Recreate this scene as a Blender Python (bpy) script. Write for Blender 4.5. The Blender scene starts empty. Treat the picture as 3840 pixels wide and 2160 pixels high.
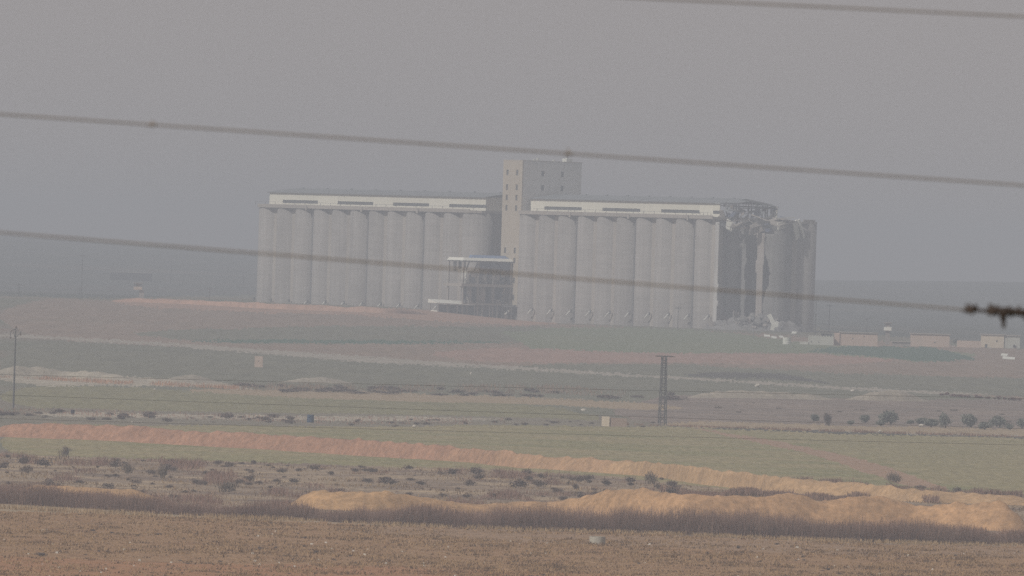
import bpy, math, random
import numpy as np
from mathutils import Matrix, Vector

R_ = math.radians
scn = bpy.context.scene
COL = scn.collection

# ------------------------------------------------------------------ camera
KPX = 2.2687e-5          # tangent units per pixel of the 3840 px wide photograph
HC = 26.0                # eye height above the near plain
ROLL = 0.0314
PITCH = 95 * KPX
_f = Vector((0, math.cos(PITCH), -math.sin(PITCH)))
_u0 = Vector((0, math.sin(PITCH), math.cos(PITCH)))
_r0 = Vector((1, 0, 0))
CR = math.cos(ROLL) * _r0 + math.sin(ROLL) * _u0
CU = -math.sin(ROLL) * _r0 + math.cos(ROLL) * _u0
cam_d = bpy.data.cameras.new('camera')
cam = bpy.data.objects.new('camera', cam_d)
COL.objects.link(cam)
cam.matrix_world = Matrix(((CR.x, CU.x, -_f.x, 0), (CR.y, CU.y, -_f.y, 0), (CR.z, CU.z, -_f.z, HC), (0, 0, 0, 1)))
cam_d.sensor_width = 36
cam_d.lens = 18 / (1920 * KPX)
cam_d.clip_start = 0.5
cam_d.clip_end = 30000
cam_d.dof.use_dof = True
cam_d.dof.focus_distance = 2500
cam_d.dof.aperture_fstop = 62
scn.camera = cam

# ------------------------------------------------------------------ world, sun, exposure
SUN_EL, SUN_AZ = 38, -131          # azimuth from +Y, negative = left of the view
world = bpy.data.worlds.new('World')
scn.world = world
world.use_nodes = True
nt = world.node_tree
for n in list(nt.nodes): nt.nodes.remove(n)
sky = nt.nodes.new('ShaderNodeTexSky')
sky.sky_type = 'NISHITA'
sky.sun_disc = False
sky.sun_elevation = R_(SUN_EL)
sky.sun_rotation = R_(SUN_AZ)
sky.dust_density = 6
sky.air_density = 1.2
mx = nt.nodes.new('ShaderNodeMixRGB')
mx.inputs[0].default_value = 0.93
mx.inputs[2].default_value = (5.32, 4.90, 4.82, 1)
bg = nt.nodes.new('ShaderNodeBackground')
bg.inputs[1].default_value = 0.07
wo = nt.nodes.new('ShaderNodeOutputWorld')
nt.links.new(sky.outputs[0], mx.inputs[1])
nt.links.new(mx.outputs[0], bg.inputs[0])
nt.links.new(bg.outputs[0], wo.inputs[0])

sl = bpy.data.lights.new('sun', 'SUN')
sl.energy = 2.9
sl.angle = R_(3.0)
sl.color = (1.0, 0.95, 0.86)
so = bpy.data.objects.new('sun', sl)
COL.objects.link(so)
_sd = Vector((math.sin(R_(SUN_AZ)) * math.cos(R_(SUN_EL)), math.cos(R_(SUN_AZ)) * math.cos(R_(SUN_EL)), math.sin(R_(SUN_EL))))
so.rotation_euler = _sd.to_track_quat('Z', 'Y').to_euler()
so.location = (0, 0, 300)
scn.view_settings.view_transform = 'Standard'
scn.view_settings.look = 'None'
scn.view_settings.exposure = 0
scn.view_settings.gamma = 1
scn.view_settings.use_curve_mapping = False
scn.cycles.max_bounces = 6
scn.cycles.diffuse_bounces = 3
scn.cycles.volume_bounces = 0
scn.cycles.use_denoising = False
scn.cycles.sample_clamp_direct = 4
scn.cycles.sample_clamp_indirect = 2

# ------------------------------------------------------------------ haze
HAZE = 3.0e-4
def make_haze():
    x0, x1, y0, y1, z0, z1 = -2150, 2150, -420, 10150, -2.0, 66
    me = bpy.data.meshes.new('haze')
    v = [(x, y, z) for x in (x0, x1) for y in (y0, y1) for z in (z0, z1)]
    me.from_pydata(v, [], [(0, 1, 3, 2), (4, 6, 7, 5), (0, 4, 5, 1), (2, 3, 7, 6), (0, 2, 6, 4), (1, 5, 7, 3)])
    o = bpy.data.objects.new('haze', me); COL.objects.link(o)
    o['kind'] = 'stuff'; o['label'] = 'pale grey dust haze hanging over the whole plain'; o['category'] = 'haze'
    m = bpy.data.materials.new('haze'); m.use_nodes = True
    t = m.node_tree
    for n in list(t.nodes): t.nodes.remove(n)
    pv = t.nodes.new('ShaderNodeVolumePrincipled')
    pv.inputs['Color'].default_value = (0.725, 0.785, 0.89, 1)
    pv.inputs['Density'].default_value = HAZE
    pv.inputs['Anisotropy'].default_value = 0.0
    ou = t.nodes.new('ShaderNodeOutputMaterial')
    t.links.new(pv.outputs[0], ou.inputs['Volume'])
    me.materials.append(m)
make_haze()

# ------------------------------------------------------------------ numpy noise
_rng = np.random.RandomState(7)
_tab = _rng.rand(256, 256)
def vnoise(x, y):
    xi = np.floor(x).astype(int); yi = np.floor(y).astype(int)
    fx = x - xi; fy = y - yi
    fx = fx * fx * (3 - 2 * fx); fy = fy * fy * (3 - 2 * fy)
    a = _tab[xi & 255, yi & 255]; b = _tab[(xi + 1) & 255, yi & 255]
    c = _tab[xi & 255, (yi + 1) & 255]; d = _tab[(xi + 1) & 255, (yi + 1) & 255]
    return (a * (1 - fx) + b * fx) * (1 - fy) + (c * (1 - fx) + d * fx) * fy - 0.5
def fnoise(x, y, o=3):
    s = 0; a = 1.0
    for i in range(o):
        s = s + a * vnoise(x * 2 ** i + 17 * i, y * 2 ** i + 5 * i); a *= 0.5
    return s
def sstep(a, b, x):
    t = np.clip((x - a) / (b - a), 0, 1)
    return t * t * (3 - 2 * t)

# ------------------------------------------------------------------ terrain height
_skx = np.array([0, 500, 950, 1500, 3070, 3400, 3840])
_sky_y = np.array([945, 962, 980, 1004, 1015, 1008, 998.])
_sku = (_skx - 1920) * KPX
def terrain(X, Y):
    X = np.asarray(X, float); Y = np.asarray(Y, float)
    u = X / np.maximum(Y, 400)
    z = np.interp(Y, [-500, 1850, 2300, 3550, 3800, 4300], [0, 0, 1.3, 7.3, 8.0, 8.2])
    z = z + 3.0 * (1 - sstep(-0.011, 0.004, u)) * sstep(2500, 3650, Y) * (1 - sstep(3900, 4600, Y))
    zs = HC + (985 - np.interp(u, _sku, _sky_y)) * KPX * 7400
    z = z + (zs - 8.2) * (sstep(4300, 7400, Y) - 1.1 * sstep(7400, 9900, Y))
    z = z + 0.9 * fnoise(X / 260, Y / 420, 2) * sstep(3900, 5200, Y)
    z = z + 0.35 * fnoise(X / 90 + 31, Y / 90, 3) * sstep(1700, 2000, Y)
    z = z + 24.3 * np.exp(-(X * X + Y * Y) / 150.0 ** 2)
    return z

def ray(x, y):
    return _f + CR * ((x - 1920) * KPX) + CU * ((1080 - y) * KPX)
def at(x, y, D):
    d = ray(x, y); s = D / d.y
    return Vector((d.x * s, D, HC + d.z * s))
def G(x, y):
    """ground point seen at photograph pixel (x, y)"""
    d = ray(x, y)
    Y = np.arange(700.0, 7450.0, 4.0)
    X = d.x / d.y * Y
    h = HC + d.z / d.y * Y - terrain(X, Y)
    i = int(np.argmax(h <= 0)) if (h <= 0).any() else len(Y) - 1
    if i > 0 and h[i - 1] > 0 >= h[i]:
        Yv = Y[i - 1] + 4 * h[i - 1] / (h[i - 1] - h[i])
    else:
        Yv = Y[i]
    Xv = d.x / d.y * Yv
    return Vector((Xv, Yv, float(terrain(Xv, Yv))))
def unit(P):            # metres per photograph pixel at P
    return P.y * KPX

# ------------------------------------------------------------------ materials
def lin(c):
    c = c / 255.0
    return c / 12.92 if c < 0.04045 else ((c + 0.055) / 1.055) ** 2.4
MATS = {}
def mat(name, cols, scale=0.2, rough=0.9, detail=5, stretch=(1, 1, 1), fine=None, bump=0.0, bscale=1.0, metal=0.0, tint=False, contrast=0.5, gen=None, aniso=None):
    """cols: list of base colours blended by noise in object space"""
    if name in MATS: return MATS[name]
    m = bpy.data.materials.new(name); m.use_nodes = True
    t = m.node_tree; N = t.nodes; L = t.links
    p = N['Principled BSDF']
    p.inputs['Roughness'].default_value = rough
    p.inputs['Metallic'].default_value = metal
    try: p.inputs['Specular IOR Level'].default_value = 0.2
    except Exception: pass
    tc = N.new('ShaderNodeTexCoord'); mp = N.new('ShaderNodeMapping')
    mp.inputs['Scale'].default_value = [scale * s for s in stretch]
    L.new(tc.outputs['Object'], mp.inputs[0])
    nz = N.new('ShaderNodeTexNoise'); nz.inputs['Detail'].default_value = detail
    nz.inputs['Scale'].default_value = 1.0; nz.inputs['Roughness'].default_value = 0.62
    L.new(mp.outputs[0], nz.inputs['Vector'])
    cr = N.new('ShaderNodeValToRGB'); e = cr.color_ramp.elements
    lo, hi = 0.5 - contrast * 0.36, 0.5 + contrast * 0.36
    n = len(cols)
    while len(e) < n: e.new(0.5)
    for i, c in enumerate(cols):
        e[i].position = lo + (hi - lo) * (i / max(1, n - 1)); e[i].color = (*c, 1)
    L.new(nz.outputs[0], cr.inputs[0])
    out = cr.outputs[0]
    if fine:
        fs, amt = fine
        n2 = N.new('ShaderNodeTexNoise'); n2.inputs['Scale'].default_value = fs; n2.inputs['Detail'].default_value = 3
        if aniso:
            mp2 = N.new('ShaderNodeMapping'); mp2.inputs['Scale'].default_value = (1, aniso, 1)
            L.new(tc.outputs['Object'], mp2.inputs[0]); L.new(mp2.outputs[0], n2.inputs['Vector']); n2.inputs['Detail'].default_value = 5; n2.inputs['Roughness'].default_value = .65
        else: L.new(tc.outputs['Object'], n2.inputs['Vector'])
        r2 = N.new('ShaderNodeMapRange'); r2.inputs[1].default_value = 0.3; r2.inputs[2].default_value = 0.7
        r2.inputs[3].default_value = 1 - amt; r2.inputs[4].default_value = 1 + amt
        L.new(n2.outputs[0], r2.inputs[0])
        mm = N.new('ShaderNodeVectorMath'); mm.operation = 'SCALE'
        L.new(out, mm.inputs[0]); L.new(r2.outputs[0], mm.inputs['Scale'])
        out = mm.outputs[0]
    if tint:
        at_ = N.new('ShaderNodeAttribute'); at_.attribute_name = 'tint'
        mm = N.new('ShaderNodeVectorMath'); mm.operation = 'MULTIPLY'
        L.new(out, mm.inputs[0]); L.new(at_.outputs['Color'], mm.inputs[1])
        out = mm.outputs[0]
    L.new(out, p.inputs['Base Color'])
    if bump:
        nb = N.new('ShaderNodeTexNoise'); nb.inputs['Scale'].default_value = bscale; nb.inputs['Detail'].default_value = 5
        L.new(tc.outputs['Object'], nb.inputs['Vector'])
        bp = N.new('ShaderNodeBump'); bp.inputs['Strength'].default_value = 0.8; bp.inputs['Distance'].default_value = bump
        L.new(nb.outputs[0], bp.inputs['Height']); L.new(bp.outputs[0], p.inputs['Normal'])
    MATS[name] = m
    return m
def sc_(c, k): return tuple(min(0.9, v * k) for v in c)
def cm(name, c, v=0.15, scale=0.5, **kw):
    return mat(name, [sc_(c, 1 - v), c, sc_(c, 1 + v)], scale=scale, **kw)

# ------------------------------------------------------------------ mesh helpers
class MB:
    def __init__(s): s.v = []; s.f = []
    def quadbox(s, lo, hi, M=None):
        b = len(s.v)
        for x in (lo[0], hi[0]):
            for y in (lo[1], hi[1]):
                for z in (lo[2], hi[2]):
                    p = Vector((x, y, z)); s.v.append(tuple(M @ p if M else p))
        for q in ((0, 1, 3, 2), (4, 6, 7, 5), (0, 4, 5, 1), (2, 3, 7, 6), (0, 2, 6, 4), (1, 5, 7, 3)):
            s.f.append(tuple(b + i for i in q))
        return s
    def hexa(s, pts):           # 8 points: bottom 4 ccw, top 4 ccw
        b = len(s.v); s.v += [tuple(p) for p in pts]
        for q in ((3, 2, 1, 0), (4, 5, 6, 7), (0, 1, 5, 4), (1, 2, 6, 5), (2, 3, 7, 6), (3, 0, 4, 7)):
            s.f.append(tuple(b + i for i in q))
        return s
    def tube(s, pts, r, n=6, cap=True):
        pts = [Vector(p) for p in pts]
        rr = r if isinstance(r, (list, tuple)) else [r] * len(pts)
        rings = []
        for i, p in enumerate(pts):
            a = pts[max(0, i - 1)]; c = pts[min(len(pts) - 1, i + 1)]
            d = (c - a).normalized() if (c - a).length > 1e-9 else Vector((0, 0, 1))
            up = Vector((0, 0, 1)) if abs(d.z) < 0.95 else Vector((1, 0, 0))
            x = d.cross(up).normalized(); y = d.cross(x).normalized()
            b = len(s.v)
            for k in range(n):
                a_ = 2 * math.pi * k / n
                s.v.append(tuple(p + (x * math.cos(a_) + y * math.sin(a_)) * rr[i]))
            rings.append(b)
        for i in range(len(rings) - 1):
            for k in range(n):
                s.f.append((rings[i] + k, rings[i] + (k + 1) % n, rings[i + 1] + (k + 1) % n, rings[i + 1] + k))
        if cap:
            s.f.append(tuple(rings[0] + k for k in range(n))[::-1]); s.f.append(tuple(rings[-1] + k for k in range(n)))
        return s
    def build(s, name, m, parent=None, smooth=False, loc=None):
        me = bpy.data.meshes.new(name); me.from_pydata(s.v, [], s.f)
        me.materials.append(m)
        if smooth:
            me.polygons.foreach_set('use_smooth', [True] * len(me.polygons))
        me.update()
        o = bpy.data.objects.new(name, me); COL.objects.link(o)
        if parent: o.parent = parent
        if loc is not None: o.location = loc
        return o
def box(name, lo, hi, m, parent=None, M=None):
    return MB().quadbox(lo, hi, M).build(name, m, parent)
def bar(name, a, b, r, m, parent=None, n=4):
    return MB().tube([a, b], r, n).build(name, m, parent)
def share(src, parent=None, loc=None, rot=None, scale=None):
    o = src.copy(); COL.objects.link(o); o.parent = parent
    if loc is not None: o.location = loc
    if rot is not None: o.rotation_euler = rot
    if scale is not None: o.scale = scale
    return o
def thing(name, label, cat, loc=(0, 0, 0), rz=0, group=None):
    o = bpy.data.objects.new(name, None); COL.objects.link(o)
    o.location = loc; o.rotation_euler = (0, 0, rz); o.empty_display_size = 1
    return tag(o, label, cat, group)
def tag(o, label, cat, group=None, kind=None):
    o['label'] = label; o['category'] = cat
    if group: o['group'] = group
    if kind: o['kind'] = kind
    return o
def np_mesh(name, V, F, m, smooth=False, tint=None):
    """V (n,3), F (m,k) arrays"""
    me = bpy.data.meshes.new(name)
    k = F.shape[1]
    me.vertices.add(len(V)); me.vertices.foreach_set('co', V.astype(np.float32).ravel())
    me.loops.add(F.size); me.loops.foreach_set('vertex_index', F.astype(np.int32).ravel())
    me.polygons.add(len(F)); me.polygons.foreach_set('loop_start', np.arange(0, F.size, k, dtype=np.int32))
    me.polygons.foreach_set('loop_total', np.full(len(F), k, np.int32))
    if smooth: me.polygons.foreach_set('use_smooth', np.ones(len(F), bool))
    me.materials.append(m)
    me.update(calc_edges=True)
    if tint is not None:
        a = me.color_attributes.new('tint', 'FLOAT_COLOR', 'POINT')
        a.data.foreach_set('color', np.concatenate([tint, np.ones((len(tint), 1))], 1).astype(np.float32).ravel())
    o = bpy.data.objects.new(name, me); COL.objects.link(o)
    return o

# ------------------------------------------------------------------ ground: one height field cut into fields
# border lines were surveyed as photograph pixels and are turned into ground distances
def border(pts):
    us, ss = [], []
    for x, y in pts:
        P = G(x, y); us.append(P.x / P.y); ss.append((HC - P.z) / (KPX * P.y))
    o = np.argsort(us)
    return np.array(us)[o], np.array(ss)[o]
# soil / crop colours (albedo)
C = dict(
    soil=((.26, .16, .085), (.31, .20, .115), (.22, .13, .07)),
)
def GM(name, cols, scale, fine=None, contrast=.8, **kw):
    an = .2
    if fine is None: fine, an = ((1.3, .28), .2) if scale > .07 else (((.8, .2), .09) if scale > .024 else ((.4, .17), .05))
    elif scale < .06: an = .09; fine = (.9, fine[1])
    return mat(name, cols, scale=scale, fine=fine, contrast=contrast, bump=0.0, aniso=an, **kw)
M_plain = GM('m_plain', [(.23, .16, .12), (.20, .17, .13), (.15, .155, .11), (.25, .19, .15)], .006)
M_far = GM('m_far_plain', [(.13, .12, .11), (.085, .10, .09), (.16, .14, .12)], .004, contrast=.8)
M_stub = GM('m_stubble', [(.19, .10, .05), (.27, .155, .078), (.31, .19, .10), (.26, .155, .08)], .16, fine=(2.2, .3), contrast=.7)
M_stub2 = GM('m_stubble_pale', [(.25, .16, .10), (.29, .188, .115), (.24, .15, .09)], .08)
M_soilred = GM('m_bare_soil', [(.29, .145, .065), (.33, .17, .085), (.26, .145, .075)], .10, fine=(2.0, .25))
M_tan = GM('m_dry_grass_ground', [(.29, .22, .15), (.34, .26, .17), (.24, .19, .13)], .12)
M_scrub = GM('m_scrub', [(.175, .128, .10), (.235, .172, .125), (.305, .23, .158), (.38, .285, .185)], .06, contrast=.42, fine=(.9, .3))
M_scrubp = GM('m_scrub_pale', [(.17, .15, .12), (.20, .175, .13), (.25, .21, .16)], .10, contrast=.7)
M_green = GM('m_green_field', [(.18, .18, .085), (.235, .215, .105), (.295, .245, .135), (.215, .205, .095)], .03, contrast=.7, fine=(.35, .26))
M_green2 = GM('m_green_field_mid', [(.175, .175, .09), (.225, .205, .115), (.195, .185, .10)], .03, fine=(.2, .25))
M_green3 = GM('m_green_field_deep', [(.155, .19, .11), (.20, .205, .13)], .03)
M_olive = GM('m_olive_field', [(.225, .205, .10), (.275, .235, .125), (.21, .20, .10)], .025, fine=(.3, .25))
M_streak = GM('m_streak', [(.28, .19, .125), (.34, .22, .15), (.27, .20, .13)], .08)
M_ditch = GM('m_ditch', [(.06, .055, .045), (.10, .09, .07)], .1)
M_teal = GM('m_crop_dark', [(.055, .105, .07), (.07, .125, .085)], .03, contrast=.6)
M_grngrey = GM('m_crop_grey', [(.13, .135, .095), (.17, .165, .12), (.15, .15, .105)], .02)
M_pink = GM('m_red_field', [(.30, .19, .15), (.34, .215, .17), (.28, .185, .14)], .02)
M_pinkbr = GM('m_brown_field', [(.22, .17, .13), (.26, .19, .145), (.20, .165, .12)], .012, contrast=.9)
M_orange = GM('m_orange_ground', [(.42, .24, .16), (.36, .23, .17), (.46, .27, .18)], .05)
M_track = GM('m_track', [(.31, .28, .23), (.36, .32, .27)], .05)
M_pale = GM('m_pale_soil', [(.22, .19, .15), (.34, .30, .235), (.44, .39, .31), (.24, .21, .165)], .05, contrast=.6)
M_mauve = GM('m_mauve_scrub', [(.21, .165, .135), (.26, .205, .17), (.175, .14, .12), (.31, .25, .20)], .05, contrast=1.0)
M_darkb = GM('m_dark_scrub', [(.07, .065, .06), (.11, .10, .085)], .08)

YMAX = 1e9
# (name, material, lower border px, upper border px, x-range)  painted in order, later ones win
FIELDS = [
    ('far_plain', M_far, [(0, 1108), (420, 1120), (1000, 1105), (2690, 1150), (3100, 1240), (3840, 1300)], None),
    ('brown_field', M_pinkbr, [(0, 1262), (640, 1300), (1280, 1345), (1900, 1380), (3000, 1430), (3840, 1500)], [(0, 1112), (960, 1150), (1600, 1190), (2700, 1245), (3840, 1310)]),
    ('orange_ground', M_orange, [(420, 1150), (700, 1158), (960, 1172), (1280, 1178), (1600, 1200), (1950, 1222), (2100, 1225)], [(420, 1112), (700, 1125), (960, 1135), (1280, 1150), (1600, 1160), (2100, 1190)]),
    ('crop_field', M_grngrey, [(500, 1262), (900, 1288), (1280, 1292), (1880, 1286), (2200, 1290)], [(500, 1238), (900, 1232), (1280, 1222), (1700, 1225), (2200, 1226)]),
    ('crop_field', M_green3, [(1880, 1260), (2000, 1318), (2400, 1330), (2700, 1322), (3080, 1325), (3420, 1355), (3620, 1360), (3660, 1345)], [(1880, 1232), (2300, 1228), (2560, 1235), (2800, 1255), (3080, 1292), (3660, 1312)]),
    ('dark_crop_field', M_teal, [(700, 1283), (1280, 1290), (1880, 1286)], [(700, 1274), (1280, 1276), (1880, 1279)]),
    ('dark_crop_field', M_teal, [(3020, 1322), (3200, 1330), (3420, 1352), (3560, 1358), (3650, 1357), (3665, 1342)], [(3020, 1308), (3200, 1297), (3500, 1302), (3600, 1318), (3665, 1338)]),
    ('red_field', M_pink, [(1620, 1345), (1900, 1358), (2400, 1360), (2700, 1362), (3060, 1368), (3400, 1355)], [(1620, 1308), (1900, 1304), (2400, 1322), (2700, 1324), (3060, 1326), (3400, 1348)]),
    ('grey_green_field', M_grngrey, [(0, 1480), (900, 1500), (1900, 1530), (2560, 1560), (3840, 1580)], [(0, 1266), (640, 1304), (1280, 1352), (1900, 1384), (2560, 1420), (3200, 1462), (3840, 1494)]),
    ('grey_green_field', M_grngrey, [(1900, 1394), (2560, 1418), (3200, 1460), (3840, 1488)], [(1900, 1362), (2560, 1366), (3200, 1400), (3840, 1420)]),
    ('dark_scrub', M_darkb, [(2560, 1414), (2900, 1420), (3120, 1440)], [(2560, 1392), (2900, 1398), (3120, 1425)]),
    ('dirt_track', M_track, [(-60, 1255), (0, 1261), (640, 1299), (1280, 1350), (1900, 1383), (2560, 1421), (3200, 1460), (3700, 1484)], [(-60, 1245), (0, 1250), (640, 1287), (1280, 1330), (1900, 1372), (2560, 1412), (3200, 1450), (3700, 1476)]),
    ('mauve_scrubland', M_mauve, [(2300, 1585), (2560, 1590), (3840, 1640)], [(2300, 1500), (2560, 1482), (3000, 1492), (3840, 1500)]),
    ('pale_ground', M_pale, [(0, 1445), (400, 1446), (800, 1450), (1000, 1475)], [(0, 1390), (400, 1405), (800, 1428), (1000, 1465)]),
    ('tan_ground', M_tan, [(700, 1475), (1280, 1502), (1900, 1512), (2560, 1545)], [(700, 1455), (1280, 1466), (1900, 1486), (2560, 1515)]),
    ('green_field', M_green2, [(0, 1532), (640, 1555), (1280, 1560), (1900, 1580), (2250, 1590)], [(0, 1440), (500, 1452), (900, 1480), (1280, 1498), (1900, 1512), (2250, 1545)]),
    ('scrub_strip', M_scrubp, [(0, 1590), (700, 1602), (1280, 1606), (1900, 1596), (2500, 1600)], [(0, 1528), (640, 1546), (1280, 1552), (1900, 1566), (2500, 1584)]),
    ('pale_ground', M_pale, [(120, 1560), (600, 1570), (1000, 1577), (1280, 1577), (1900, 1580)], [(120, 1545), (600, 1553), (1000, 1562), (1280, 1562), (1900, 1572)]),
    ('tan_ground', M_tan, [(2480, 1600), (2960, 1612), (3840, 1636)], [(2480, 1572), (2960, 1588), (3840, 1606)]),
    ('green_field', M_green, [(0, 1735), (1280, 1760), (2560, 1840), (3840, 1900)], [(0, 1586), (700, 1600), (1280, 1600), (1830, 1594), (2480, 1597), (2980, 1614), (3840, 1637)]),
    ('ditch', M_ditch, [(2520, 1600.5), (2960, 1616), (3400, 1630), (3900, 1643)], [(2520, 1597.5), (2960, 1611), (3400, 1625), (3900, 1638)]),
    ('footpath', M_track, [(2900, 1609), (3400, 1624.5), (3900, 1637.5)], [(2900, 1607), (3400, 1621.5), (3900, 1634.5)]),
    ('olive_field', M_olive, [(3000, 1650), (3200, 1700), (3400, 1760), (3560, 1815), (3840, 1850)], [(3000, 1635), (3200, 1638), (3840, 1655)]),
    ('bare_streak', M_streak, [(2600, 1606), (2800, 1650), (3000, 1690), (3200, 1760), (3400, 1822), (3560, 1850)], [(2600, 1600), (2800, 1632), (3000, 1668), (3200, 1715), (3400, 1778), (3560, 1822)]),
    ('scrubland', M_scrub, [(-80, 1935), (1280, 1975), (3840, 2080)], [(-80, 1700), (0, 1704), (278, 1710), (596, 1724), (894, 1734), (1280, 1746), (1777, 1760), (2300, 1790), (2900, 1850), (3600, 1870), (3840, 1872)]),
    ('dry_grass_strip', M_tan, [(-80, 1925), (0, 1925), (300, 1930), (650, 1940), (1000, 1948), (1300, 1968)], [(-80, 1880), (0, 1885), (300, 1900), (650, 1920), (1000, 1935), (1300, 1962)]),
    ('stubble_field', M_stub, [(-80, 2400), (3920, 2400)], [(-80, 1915), (0, 1915), (300, 1922), (650, 1938), (1280, 1966), (1900, 1988), (2560, 2008), (3200, 2034), (3920, 2052)]),
    ('pale_stubble', M_stub2, [(1280, 2000), (1900, 2025), (2560, 2052), (3200, 2075), (3920, 2095)], [(1280, 1970), (1900, 1990), (2560, 2010), (3200, 2036), (3920, 2054)]),
    ('bare_soil', M_soilred, [(-80, 2400), (3920, 2400)], [(-80, 2085), (0, 2085), (700, 2110), (1280, 2118), (2000, 2140), (2560, 2165), (3920, 2230)]),
]
def build_ground():
    cols = np.concatenate([[-0.5, -0.35, -.2, -.12, -.08, -.06, -.052], np.arange(-.0465, .0466, 1.7e-4), [.052, .06, .08, .12, .2, .35, .5]])
    rows_near = np.array([-400, -300, -200, -120, -60, -20, 5, 20, 40, 70, 110, 160, 220, 300, 400, 520, 660, 800, 880])
    S = np.arange(1260, 520, -1.9)                      # pixels below eye level on the flat
    rows_mid = HC / (KPX * S)
    rows_far = []
    Y = rows_mid[-1]
    while Y < 7600:
        g = float(np.interp(Y, [-500, 1850, 2300, 3550, 3800, 4300, 7400], [0, 0, 1.3, 7.3, 8.0, 8.2, 24]))
        Y += max(6.0, 1.7 * KPX * Y * Y / max(2.5, HC - g)) if Y < 4300 else 45.0
        rows_far.append(Y)
    rows = np.concatenate([rows_near, rows_mid, rows_far, [7800, 8200, 8800, 9400, 10000]])
    u, Yg = np.meshgrid(cols, rows)
    X = np.clip(u * np.maximum(Yg, 880), -2000, 2000)
    # straight edge rows for the coarse part
    Z = terrain(X, Yg)
    inner = (np.abs(u) < .05) & (Yg > 860)
    relief = 0.10 * fnoise(X / 3.1, Yg / 3.1, 3) + 0.16 * fnoise(X / 17, Yg / 23, 2)
    Z = Z + np.where(inner & (Yg < 2600), relief, 0)
    nr, nc = X.shape
    V = np.stack([X, Yg, Z], -1).reshape(-1, 3)
    Xc = (X[:-1, :-1] + X[1:, 1:]) / 2; Yc = (Yg[:-1, :-1] + Yg[1:, 1:]) / 2
    uc = Xc / np.maximum(Yc, 880)
    Zc = terrain(Xc, Yc)
    s = (HC - Zc) / (KPX * np.maximum(Yc, 300))
    jit = 4.5 * fnoise(Xc / 14, Yc / 55, 3) + 7 * fnoise(Xc / 60 + 9, Yc / 260, 2)
    rj = np.random.RandomState(5)
    jit2 = jit * np.clip((s - 80) / 500, .35, 1.2) + (rj.rand(*s.shape) - .5) * np.interp(s, [150, 500, 700, 900], [7, 7, 4, 5]) + 2.2 * fnoise(Xc / 4, Yc / 30, 2)
    reg = np.full(Xc.shape, -1)
    for i, (nm, mt, lo, up) in enumerate(FIELDS):
        ul, sl_ = border(lo)
        k = s + jit2 <= np.interp(uc, ul, sl_)
        if up is not None:
            uu, su = border(up); k &= s + jit2 >= np.interp(uc, uu, su)
            a, b = max(ul[0], uu[0]), min(ul[-1], uu[-1])
            a = -9 if a < -.0435 else a; b = 9 if b > .0435 else b
            lo_ = np.interp(uc, ul, sl_); up_ = np.interp(uc, uu, su); md = (lo_ + up_) / 2; hf = (lo_ - up_) / 2 * np.sqrt(np.clip(np.minimum(uc - a, b - uc) / .004, 0, 1))
            k = np.abs(s + jit2 - md) <= hf
            k &= (uc >= a) & (uc <= b)
        reg[k] = i
    idx = np.arange(nr * nc).reshape(nr, nc)
    Fq = np.stack([idx[:-1, :-1], idx[:-1, 1:], idx[1:, 1:], idx[1:, :-1]], -1)
    for i in range(-1, len(FIELDS)):
        k = reg == i
        if not k.any(): continue
        F = Fq[k]
        un, inv = np.unique(F, return_inverse=True)
        nm, mt = ('ground', M_plain) if i < 0 else FIELDS[i][:2]
        o = np_mesh(nm, V[un], inv.reshape(F.shape), mt, smooth=True)
        o['kind'] = 'structure'
build_ground()

# ------------------------------------------------------------------ banks of dug earth
def bank(name, label, cat, crest, foot, m, width=6.5, seed=0, step=0.5, lump=.28, structure=False, fade=1.2):
    xs = np.array([p[0] for p in foot], float); ys = np.array([p[1] for p in foot], float)
    cx = np.array([p[0] for p in crest], float); cy = np.array([p[1] for p in crest], float)
    a, b = max(xs[0], cx[0]), min(xs[-1], cx[-1])
    n = int((b - a) * KPX * 1500 / step)
    xp = np.linspace(a, b, max(12, n))
    # sparse exact points, then interpolation along the line
    kx = np.linspace(a, b, 40)
    P = [G(x, y) for x, y in zip(kx, np.interp(kx, xs, ys))]
    Xb = np.interp(xp, kx, [p.x for p in P]); Yb = np.interp(xp, kx, [p.y for p in P])
    H = []
    for x, p in zip(kx, P):
        q = at(x, float(np.interp(x, cx, cy)), p.y + width * .45); H.append(max(.15, q.z - float(terrain(q.x, q.y))))
    Hh = np.interp(xp, kx, H)
    e = np.minimum(xp - a, b - xp) * KPX * 1500
    Hh = Hh * np.clip(e / (fade * 3 + 1e-6), 0.03, 1) ** .6
    T = np.linspace(0, 1, 15)
    prof = np.interp(T, [0, .1, .3, .45, .6, .85, 1], [-.06, .16, .72, 1.0, .9, .3, -.08])
    YY = Yb[:, None] + T[None] * width
    XX = Xb[:, None] * (YY / Yb[:, None])
    # keep it meandering a little
    z = terrain(XX, YY) + prof[None] * Hh[:, None]
    env = np.clip(prof, 0, 1)[None] * np.clip(Hh / 1.2, .2, 1)[:, None]
    z = z + lump * env * (fnoise(XX / 1.5 + seed, YY / 1.5, 3) * 1.3 + fnoise(XX / .55 + seed, YY / 1.2, 2) * .55 + fnoise(XX / 5 + seed, YY / 7, 2) * .7)
    YY = YY + .5 * env * fnoise(XX / 2.2 + 3 + seed, z / .8, 2) - .35 * fnoise(XX / 5 + seed, T[None] * 3 + 0 * XX, 2)
    V = np.stack([XX, YY, z], -1).reshape(-1, 3)
    nr, nc = XX.shape
    idx = np.arange(nr * nc).reshape(nr, nc)
    F = np.stack([idx[:-1, :-1], idx[1:, :-1], idx[1:, 1:], idx[:-1, 1:]], -1).reshape(-1, 4)
    o = np_mesh(name, V, F, m, smooth=False)
    if structure: o['kind'] = 'structure'
    else: tag(o, label, cat)
    return o
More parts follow.
